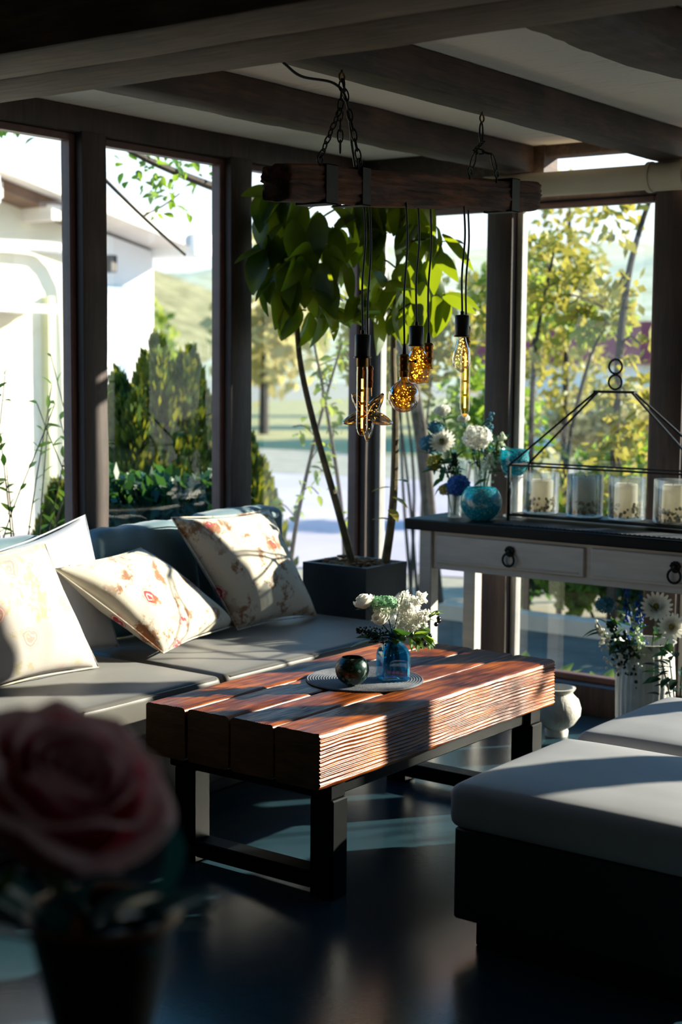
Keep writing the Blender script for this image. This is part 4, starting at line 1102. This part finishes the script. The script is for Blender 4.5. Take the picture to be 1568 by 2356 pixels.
zm = frame_to(R0, axis) @ Matrix.Rotation(PI/2, 4, 'Y')
if (zm.to_3x3() @ V((0, 0, 1))).dot(axis) < 0: zm = zm @ Matrix.Rotation(PI, 4, 'X')
def rose_petal(rad_b, rad_t, h, a0, span, roll, ruff, tipp, seed):
    # cupped petal: rises from the base, bulges, then its lip rolls outwards
    g = G(); nu, nv = 16, 14; g.a = []
    for j in range(nv+1):
        v = j/nv
        for i in range(nu+1):
            u = i/nu; s = (u-.5)*2; w = (1-.45*(1-v)**2); a = a0+s*span*.5*w
            prof = math.sin(min(1, v*1.15)*PI/2)**.8
            r = rad_b+(rad_t-rad_b)*prof + .0025*noise.noise((s*1.5, v*2, seed))
            top = h*(1-.10*abs(s)**2.5+tipp*.10*max(0, 1-abs(s)*2.2)+ruff*.05*noise.noise((s*2.2, seed, 1)))
            z = top*v; k = max(0, v-.80)/.20
            r += roll*k*k*1.0; z -= roll*.75*k**3
            g.v.append((r*math.cos(a), r*math.sin(a), z)); g.a.append(min(1, v*1.02))
    w = nu+1
    g.f = [(j*w+i, j*w+i+1, (j+1)*w+i+1, (j+1)*w+i) for j in range(nv) for i in range(nu)]
    return g
spec = []
for i in range(4): spec.append((.012, .080, .112, i*2*PI/4+.5, 2.0, .022, 1, 1, i))
for i in range(4): spec.append((.012, .066, .122, i*2*PI/4+1.25, 2.0, .014, 1, 1, 10+i))
for i in range(4): spec.append((.010, .050, .126, i*2*PI/4+.4, 2.0, .008, 1, .6, 20+i))
for i in range(4): spec.append((.010, .037, .124, i*2*PI/4+1.0, 2.2, .004, .8, .3, 30+i))
for i in range(3): spec.append((.008, .025, .118, i*2*PI/3, 2.6, .002, .6, 0, 40+i))
for i in range(3): spec.append((.006, .014, .112, i*2*PI/3+1, 2.9, .0, .4, 0, 50+i))
bl = bpy.data.objects.new('bloom', None); C.objects.link(bl); bl.parent = t; ORG[bl.name] = ORG[t.name].copy()
for sp_ in spec:
    g = rose_petal(*sp_); att = g.a; q = G(); q.v = [tuple(zm @ V(p)) for p in g.v]; q.f = g.f; q.a = att
    q.build('petal', M['rose'], bl, sharp=False)
me = leaf_mesh('rsepal', M['leafD'], L=.06, W=.02, fold=.1, droop=.6)
for k in range(5):
    a = k*2*PI/5; inst('sepal', me, frame_to(zm @ V((.014*math.cos(a), .014*math.sin(a), 0)), zm.to_3x3() @ V((math.cos(a), math.sin(a), .15)), 0), t)
me = leaf_mesh('bigtealleaf', M['teal_leaf'], L=.16, W=.075, fold=.15, droop=.7, nu=10)
for (p, d, s) in (((-1.0, .94, .97), (.70, .40, .50), .85), ((-.985, .935, .965), (.55, .5, .35), .75), ((-1.02, .925, .965), (-.8, -.35, .75), .95), ((-.975, .92, .965), (.5, .1, .25), .6), ((-1.02, .91, .96), (-.6, -.7, .4), .8), ((-1.0, .91, .96), (.30, -.05, .95), .7), ((-.97, .92, .96), (.45, .2, .9), .62), ((-.99, .90, .96), (-.1, -.25, .95), .66), ((-.95, .94, .96), (.5, .35, .8), .7)):
    inst('leaf', me, frame_to(p, V(d), rnd(-.3, .3)) @ Matrix.Scale(s, 4), t)
t2 = thing('arching_leaf', (-.97, .94, .96), 'thin teal leaf blade arching up beside the pink rose', 'foliage')
P = curve([(-.965, .945, .96), (-.926, .969, 1.01), (-.912, .978, 1.052), (-.923, .969, 1.089), (-.939, .960, 1.107)], 6)
g = G(); n = len(P)
g.surf(3, n-1, lambda u, v: P[int(round(v*(n-1)))]+RT*((u-.5)*.018*math.sin(PI*(.1+.85*v)))+V((0, 0, abs(u-.5)*.004)))
g.build('blade', M['teal_leaf'], t2)

# ------------------------------------------------------------------ OUTSIDE
GZ = -.15
S(G().box(-90, 60, -30, 160, GZ-.3, GZ-.006).build('ground', M['ground']))
def poly(name, pts, z, mat): return S(G().add([(x, y, z) for x, y in pts], [tuple(range(len(pts)))]).build(name, mat, smooth=False))
poly('road', [(-9.8, 8.6), (-3.5, 10.6), (4, 12.6), (4, 19), (-5, 19), (-24, 15), (-24, 12.2)], GZ+.0, M['road'])
poly('lawn', [(-40, 22), (10, 22), (10, 60), (-40, 60)], GZ+.002, M['grass'])
poly('shaded_ground', [(-5.3, 5.86), (2.4, 5.86), (2.4, 8.05), (-5.3, 8.05)], GZ+.004, plain('ground_shade_tone', '#2f3a38', '#46504a', 4, .95))  # sheet coloured dark to stand for shade on the near ground
# pale kerb wall near the far window
S(G().box(-5.2, 1.2, 8.05, 8.2, GZ, GZ+.10).build('kerb', M['kerb'], smooth=False))
# distant hillside
g = G()
def hill(u, v):
    x = -430+560*u; y = 80+170*v + .22*(-x); h = v*(27+7*noise.noise((x*.012, 1, 0))+3*noise.noise((x*.04, 3, v*2)))
    return (x, y, GZ+h)
g.surf(70, 14, hill); S(g.build('hillside', M['hill']))
S(G().surf(50, 10, lambda u, v: (-95-70*v, -40+190*u, GZ+v*(19+6*noise.noise((u*5, v, 2))+2*noise.noise((u*23, v*4, 5))))).build('hillside_slope', plain('wooded_slope', '#6f6a42', '#a39a6e', .4, .95)))

# white house on the left
t = thing('garden_house', (-11.6, 8.5, GZ), 'low white gabled house with pale eaves beyond the left windows', 'house')
HX = -11.0
G().add([(HX, 4.5, GZ), (HX, 10.35, GZ), (HX, 10.35, 2.88), (HX, 4.5, 3.75), (HX-3, 4.5, GZ), (HX-3, 10.35, GZ), (HX-3, 10.35, 2.88), (HX-3, 4.5, 3.75)], [(0, 1, 2, 3), (1, 5, 6, 2), (7, 6, 5, 4), (0, 3, 7, 4), (3, 2, 6, 7)]).build('cream_wall', M['house'], t, smooth=False)
G().add([(HX+.02, 10.35, GZ), (HX+.02, 11.46, GZ), (HX+.02, 11.46, 2.62), (HX+.02, 10.35, 2.84), (HX-3, 10.35, GZ), (HX-3, 11.46, GZ), (HX-3, 11.46, 2.62), (HX-3, 10.35, 2.84)], [(0, 1, 2, 3), (1, 5, 6, 2), (7, 6, 5, 4), (0, 3, 7, 4), (3, 2, 6, 7)]).build('white_wall', M['housew'], t, smooth=False)
def slab(y0, z0, y1, z1, th, xa, xb): return G().add([(xa, y0, z0-th), (xa, y1, z1-th), (xa, y1, z1), (xa, y0, z0), (xb, y0, z0-th), (xb, y1, z1-th), (xb, y1, z1), (xb, y0, z0)], [(0, 1, 2, 3), (5, 4, 7, 6), (1, 5, 6, 2), (4, 0, 3, 7), (3, 2, 6, 7), (4, 5, 1, 0)])
slab(4.5, 4.28, 11.70, 2.80, .20, HX+.55, HX-3.2).build('roof', M['roofw'], t, smooth=False)
slab(4.5, 4.08, 10.35, 2.877, .10, HX+.35, HX).build('soffit', M['soffit'], t, smooth=False)
for y in (7.6, 8.3, 9.0, 9.7): 
    z = 4.08-(y-4.5)*.2056
    G().box(HX, HX+.42, y, y+.12, z-.22, z-.08).build('rafter_end', M['roofw'], t, smooth=False)
G().box(HX+.02, HX+.05, 10.62, 11.06, GZ, 2.24).build('door', M['greyblue'], t, smooth=False)
G().box(HX+.05, HX+.07, 10.66, 10.9, .2, 2.16).build('door_panel', M['housew'], t, smooth=False)
G().rbox(HX-.2, HX+.62, 11.44, 11.74, 2.56, 2.79, .03, 2).build('gutter_end', M['housew'], t)
G().rbox(HX+.3, HX+.6, 8.7, 8.95, 2.85, 3.12, .03, 2).build('eave_block', M['housew'], t)
o = G().rbox(HX+.02, HX+.17, 10.70, 10.80, 2.37, 2.54, .01, 1).build('wall_lantern', M['lantern'], t)
G().tube(curve([(HX+.2, 8.6, 2.52), (HX+.2, 9.9, 2.56), (HX+.2, 10.15, 2.50), (HX+.2, 10.27, 2.36), (HX+.15, 10.28, 2.1), (HX+.12, 10.29, 1.0), (HX+.12, 10.29, GZ)], 8), .05, 10).build('downpipe', M['whitepipe'], t)
G().box(HX, HX+.10, 9.94, 10.02, GZ, 2.1).build('wall_shadow_strip', plain('green_grey_shade', '#b9bd98'), t, smooth=False)  # strip added for a vertical shadow on the wall, shade in its colour
G().box(HX, HX+.03, 8.95, 9.55, .4, 1.95).build('window_panel', M['house'], t, smooth=False)
G().box(HX+.0, HX+.5, 8.4, 9.75, 1.93, 2.0).build('awning', M['whitepipe'], t, smooth=False)
G().box(HX+.0, HX+.12, 8.3, 9.45, .05, .35).build('planter_ledge', M['kerb'], t, smooth=False)

def conifer(name, x, y, h, w, label, seed, mat='thuja', spires=9, n=5200):
    t = thing(name, (x, y, GZ), label, 'shrub'); rs = random.Random(seed)
    G().tube([(x, y, GZ), (x, y, GZ+h*.5)], [.06, .02], 8).build('trunk', M['darkbark'], t)
    g = G()
    sp = [(0, 0, h, w*.75)] + [(w*rs.uniform(.25, .7)*math.cos(k*2.4), w*rs.uniform(.25, .7)*math.sin(k*2.4), h*rs.uniform(.72, .97), w*.5) for k in range(spires)]
    for (sx_, sy_, sh, sw) in sp:
        for k in range(n//len(sp)):
            v = rs.random()**.8; r = sw*(1-v**2.2)*rs.uniform(.55, 1.0); a = rs.uniform(0, 6.28)
            p = V((x+sx_*(1-.2*v)+r*math.cos(a), y+sy_*(1-.2*v)+r*math.sin(a), GZ+.02+sh*v*.97))
            d = V((math.cos(a)*.35, math.sin(a)*.35, 1)).normalized(); s_ = Matrix.Rotation(rs.uniform(0, 3.14), 3, d) @ d.orthogonal().normalized()
            L = rs.uniform(.045, .10); W_ = L*.4; b = len(g.v)
            g.v += [tuple(p), tuple(p+d*L*.5+s_*W_*.5), tuple(p+d*L), tuple(p+d*L*.5-s_*W_*.5)]; g.f.append((b, b+1, b+2, b+3))
    o = g.build('foliage', M[mat], t, smooth=False); o['kind'] = 'stuff'
conifer('conical_thuja', -6.15, 6.45, 1.80, .58, 'golden tipped conical thuja filling the second left window', 3, spires=14, n=16000)
conifer('thuja_bush', -6.0, 7.0, 1.28, .42, 'lower thuja bush beside the conical thuja near the second post', 4, spires=8, n=9000)
conifer('thuja_bush', -6.1, 5.75, 1.0, .4, 'small dark thuja bush at the foot of the conical thuja', 5, spires=6, n=7000)

def shrub(name, c, r, n, mat, label, cat='shrub', L=.07, W=.04, trunk=True, blobs=None, stems=4):
    t = thing(name, (c[0], c[1], GZ), label, cat)
    bl_ = blobs or [((c[0]+r*rnd(-.4, .4), c[1]+r*rnd(-.4, .4), c[2]+r*rnd(-.3, .3)), (r*rnd(.5, .8), r*rnd(.5, .8), r*rnd(.45, .7))) for _ in range(4)]
    g = leafcloud(G(), bl_, n, L, W); o = g.build('foliage', M[mat], t, smooth=False); o['kind'] = 'stuff'
    for k in range(stems):
        b = bl_[k % len(bl_)][0]
        P = curve([(c[0]+rnd(-.06, .06), c[1]+rnd(-.06, .06), GZ), ((c[0]+b[0])/2+rnd(-.1, .1), (c[1]+b[1])/2+rnd(-.1, .1), (GZ+b[2])/2), b], 6)
        G().tube(P, taper(len(P), .022*max(.5, r), .006), 6).build('stem', M['darkbark'], t)
    return t
# low dark planting under the thujas
for k, (x, y, z, rr_, lab) in enumerate(((-5.0, 4.98, .80, .23, 'dark leafy shrub below the thuja just right of the first post'), (-4.86, 5.10, .82, .24, 'dark leafy shrub in the middle of the second left window'), (-4.72, 5.20, .80, .24, 'dark leafy shrub outside the window behind the upright pillow'))):
    shrub('dark_shrub', (x, y, z), rr_, 900, 'leafD', lab, L=.085, W=.045)

# saplings in the third window
def sapling(pts, label, leaves, mat, L=.06, r0=.016, name='sapling', spread=.22, cat='tree', from_=.35, parts=90):
    t = thing(name, pts[0], label, cat); P = curve(pts, 8)
    G().tube(P, taper(len(P), r0, r0*.35), 7).build('trunk', M['darkbark'], t)
    me = leaf_mesh('sap'+mat+str(L), M[mat], L=L, W=L*.5, fold=.15, droop=.4, nu=4)
    tw = []
    for k in range(8):
        i = int(len(P)*(from_+(1-from_)*k/8)); a = P[min(i, len(P)-1)]; d = rdir(); d.z = abs(d.z)*.7
        e = a+d*spread*rnd(.7, 1.4); tw.append((a, e)); q = curve([a, a.lerp(e, .5)+V((0, 0, .03)), e], 4)
        G().tube(q, .0035, 5).build('twig', M['darkbark'], t)
    for k in range(leaves):
        a, e = tw[k % len(tw)]; p = a.lerp(e, rnd(.25, 1.05))+rdir()*spread*.2
        inst('leaf', me, frame_to(p, rdir()+V((0, 0, -.3)), rnd(-1, 1)) @ Matrix.Scale(rnd(.7, 1.3), 4), t)
    return t
sapling([(-4.95, 6.15, GZ), (-4.97, 6.25, .5), (-4.88, 6.33, 1.1), (-4.80, 6.45, 1.6)], 'slender dark sapling leaning right beyond the third window', 80, 'leafA')
sapling([(-4.75, 6.45, GZ), (-4.78, 6.45, .6), (-4.85, 6.4, 1.2), (-4.95, 6.35, 1.75)], 'slender sapling behind the rubber tree trunk', 80, 'leafA')
# overhead branch across the left panes
t = thing('overhanging_tree', (-5.3, 8.2, GZ), 'tree whose leafy branches hang over the left windows', 'tree')
P = curve([(-5.3, 8.2, GZ), (-5.35, 8.0, 1.2), (-5.3, 7.4, 2.2), (-5.2, 6.7, 2.6), (-5.2, 6.25, 2.36), (-5.2, 5.9, 2.385), (-5.2, 5.45, 2.46), (-5.2, 5.0, 2.56), (-5.2, 4.4, 2.60)], 8)
G().tube(P, taper(len(P), .05, .006), 7).build('branch', M['darkbark'], t)
P2 = curve([(-5.2, 4.85, 2.52), (-5.2, 5.07, 2.37), (-5.2, 5.362, 2.193), (-5.2, 5.66, 2.03)], 8); G().tube(P2, taper(len(P2), .010, .007), 6).build('branch', M['darkbark'], t)
P3 = curve([(-5.2, 5.36, 2.2), (-5.2, 5.5, 2.26), (-5.2, 5.62, 2.33)], 5); G().tube(P3, .004, 5).build('branch', M['darkbark'], t)
me = leaf_mesh('branchleaf', M['leafG'], L=.055, W=.032, fold=.2, droop=.3, nu=4)
for k in range(230):
    if k < 130: p = V((-5.2+rnd(-.2, .1), rnd(5.3, 5.95), rnd(2.36, 2.62))); 
    elif k < 200: p = V((-5.2+rnd(-.15, .1), rnd(4.3, 4.85), rnd(2.50, 2.66)))
    else: p = V((-5.2+rnd(-.05, .05), rnd(5.4, 5.7), rnd(2.20, 2.36)))
    inst('leaf', me, frame_to(p, rdir()+V((0, 0, -.4)), rnd(-1, 1)) @ Matrix.Scale(rnd(.6, 1.2), 4), t)
# twiggy shrub at the lower left
t = thing('twiggy_shrub', (-4.75, 4.15, GZ), 'thin twiggy shrub with fresh leaf pairs outside the leftmost pane', 'shrub')
me = leaf_mesh('twigleaf', M['leafG'], L=.05, W=.017, fold=.2, droop=.4, nu=4)
for k in range(18):
    y0 = 3.85+.045*k; P = curve([(-4.75, y0, GZ), (-4.75+rnd(-.1, .1), y0+rnd(-.08, .08), .6), (-4.75+rnd(-.12, .12), y0+rnd(-.2, .2), rnd(1.05, 1.55))], 8)
    G().tube(P, taper(len(P), .005, .0022), 5).build('twig', M['darkbark'], t)
    for q in range(9):
        p = P[int(len(P)*(.58+.05*q))] if int(len(P)*(.58+.05*q)) < len(P) else P[-1]
        inst('leaf', me, frame_to(p, V((rnd(-.5, .5), rnd(-1, 1), rnd(.0, .9))), rnd(-1, 1)) @ Matrix.Scale(rnd(.8, 1.5), 4), t)
# trees and shrubs beyond the far window
def tree(pts, crown_, n, mat, label, L=.08, W=.045, r0=.03, name='garden_tree'):
    t = thing(name, pts[0], label, 'tree'); P = curve(pts, 8)
    G().tube(P, taper(len(P), r0, r0*.4), 8).build('trunk', M['darkbark'], t)
    for (c, r) in crown_:
        near = min(P, key=lambda q: (q-V(c)).length); G().tube(curve([near, near.lerp(V(c), .5)+V((0, 0, .05)), V(c)], 4), .007, 5).build('limb', M['darkbark'], t)
    o = leafcloud(G(), crown_, n, L, W, downs=.4).build('foliage', M[mat], t, smooth=False); o['kind'] = 'stuff'
tree([(-4.12, 8.35, GZ), (-4.10, 8.3, 1.2), (-4.06, 8.3, 1.9), (-4.0, 8.35, 2.3), (-3.86, 8.4, 2.75)], [((-4.08, 8.3, 2.42), (.16, .16, .22)), ((-4.10, 8.3, 1.98), (.14, .14, .12)), ((-4.03, 8.3, 1.3), (.2, .2, .28)), ((-4.05, 8.3, .85), (.24, .2, .3)), ((-3.95, 8.3, 1.62), (.1, .1, .1))], 420, 'leafY', 'slim tree with dark trunk and yellow leaves in the right window', .10, .055, .032)
tree([(-4.75, 8.4, GZ), (-4.74, 8.4, .9), (-4.72, 8.4, 1.6), (-4.66, 8.5, 2.2)], [((-4.65, 8.4, 2.1), (.3, .25, .25)), ((-4.45, 8.5, 1.95), (.28, .25, .2)), ((-4.3, 8.5, 1.85), (.25, .2, .14)), ((-4.75, 8.4, 1.6), (.12, .15, .3)), ((-4.70, 8.5, .75), (.2, .2, .3))], 620, 'leafY', 'yellow green tree beside the second post of the far window', .09, .05, .025)
tree([(-4.62, 8.6, GZ), (-4.58, 8.6, .9), (-4.45, 8.6, 1.5), (-4.33, 8.6, 1.75)], [((-4.4, 8.6, 1.78), (.28, .2, .12))], 150, 'leafA', 'thin pale stemmed tree leaning right in the right window', .09, .05, .02)
tree([(-6.0, 11.2, GZ), (-6.0, 11.2, 1.4), (-6.0, 11.2, 2.8)], [((-6.0, 11.2, 2.75), (.26, .26, .35)), ((-6.0, 11.2, 2.2), (.36, .3, .4)), ((-6.0, 11.2, 1.5), (.4, .35, .45))], 900, 'leafY', 'yellow columnar tree standing further back in the right window', .1, .06, .04)
for k, (x, y, z, r, n, mat, lab) in enumerate((
    (-5.75, 8.6, 1.75, .62, 1700, 'leafY', 'tall yellow green bush between corner and second post of the far window'),
    (-5.45, 8.9, 1.1, .5, 1100, 'leafG', 'green bush behind the console bouquet'),
    (-5.3, 9.3, 2.0, .5, 900, 'leafA', 'light green bush above the hanging bulbs'),
    (-4.6, 9.6, .62, .5, 1300, 'leafG', 'mid green bush behind the black candle frame'),
    (-4.0, 9.2, .5, .5, 1200, 'leafA', 'fresh green bush behind the right candle jars'),
    (-4.9, 10.2, .35, .42, 900, 'leafD', 'dark green bush low beyond the console legs'),
    (-4.35, 8.9, .30, .34, 800, 'leafD', 'dark green bush low behind the drawer front'),
    (-3.75, 8.7, .28, .34, 800, 'leafG', 'low green bush right of the dark bushes'),
    (-3.2, 9.0, .7, .55, 1200, 'leafY', 'yellow leaved bush at the right edge of the far window'))):
    shrub('garden_bush', (x, y, z), r, n, mat, lab, L=.085, W=.05)
for k, (x, lab) in enumerate(((-5.0, 'dense dark hedge bush behind the kerb left of the second post'), (-4.45, 'dense dark hedge bush behind the kerb below the drawers'), (-3.95, 'dense dark hedge bush behind the kerb left of the floor vase'), (-3.45, 'dense dark hedge bush behind the kerb above the floor vase'), (-2.9, 'dense dark hedge bush behind the kerb at the right edge'))):
    shrub('hedge_bush', (x, 8.62, .22), .42, 2200, ('leafD', 'leafG')[k % 2], lab, L=.08, W=.05)
sapling([(-.2, 7.3, GZ), (-.2, 7.3, .8), (-.15, 7.25, 1.5), (-.1, 7.2, 2.1)], 'leafy sapling outside the far window right of the frame', 70, 'leafA', spread=.3)
for k, (x, y, z, lab) in enumerate(((-8.1, 13.9, .9, 'olive bush far behind the candle frame, left of its ring handle'), (-7.5, 14.3, .85, 'olive bush far behind the ring handle of the candle frame'), (-7.0, 14.6, 1.0, 'olive bush far behind the right half of the candle frame'))):
    shrub('far_bush', (x, y, z), .5, 800, 'leafH', lab, L=.12, W=.08)
# broad leaved plants just outside the far window
for k, (x, y, lab) in enumerate(((-3.55, 6.55, 'broad leaved plant outside the far window left of the floor vase'), (-3.25, 6.5, 'broad leaved plant outside the far window beside the floor vase'), (-3.8, 6.7, 'broad leaved plant outside the far window behind the table corner'))):
    t = thing('hosta', (x, y, GZ), lab, 'plant')
    me = leaf_mesh('hosta', M['leafA'], L=.17, W=.07, fold=.15, droop=.6, nu=6)
    for q in range(9):
        a = q*2*PI/9+k; inst('leaf', me, frame_to((x+.02*math.cos(a), y+.02*math.sin(a), GZ+.02), V((math.cos(a)*.6, math.sin(a)*.6, rnd(.6, 1.1))), 0) @ Matrix.Scale(rnd(.8, 1.2), 4), t)
# background trees and the red roofed house
ORD = ('first', 'second', 'third', 'fourth', 'fifth', 'sixth', 'seventh', 'eighth', 'ninth', 'tenth', 'eleventh', 'twelfth', 'thirteenth', 'fourteenth', 'fifteenth', 'sixteenth')
nb = 0
for k in range(16):
    u = k/15; d = (34, 46, 39)[k % 3]; az = math.radians(-66+66*u); x = d*math.sin(az); y = d*math.cos(az)
    h = rnd(3.0, 5.6); mat, cn = (('leafH', 'straw coloured'), ('leafA', 'light green'), ('leafH', 'straw coloured'), ('leafY', 'yellow green'))[k % 4]
    t = thing('distant_tree', (x, y, GZ), 'blurred %s tree at the foot of the hillside, %s from the left' % (cn, ORD[k]), 'tree', 'distant trees')
    G().tube([(x, y, GZ), (x, y, GZ+h*.6)], [.12, .06], 6).build('trunk', M['darkbark'], t)
    o = leafcloud(G(), [((x, y, GZ+h*.6), (h*.24, h*.24, h*.4)), ((x+h*.14, y, GZ+h*.45), (h*.2, h*.2, h*.25)), ((x-h*.12, y+.3, GZ+h*.4), (h*.2, h*.2, h*.25))], 620, h*.09, h*.06).build('foliage', M[mat], t, smooth=False); o['kind'] = 'stuff'
t = thing('red_roofed_house', (-14.3, 27.4, GZ), 'far house with a red roof behind the thin trees', 'house')
G().box(-16.2, -12.6, 26.6, 28.4, GZ, 1.5).build('wall', M['housew'], t, smooth=False)
G().add([(-16.4, 26.4, 1.5), (-12.4, 26.4, 1.5), (-12.4, 28.6, 1.5), (-16.4, 28.6, 1.5), (-16.4, 27.5, 2.35), (-12.4, 27.5, 2.35)], [(0, 1, 5, 4), (2, 3, 4, 5), (0, 4, 3), (1, 2, 5)]).build('roof', M['redroof'], t, smooth=False)
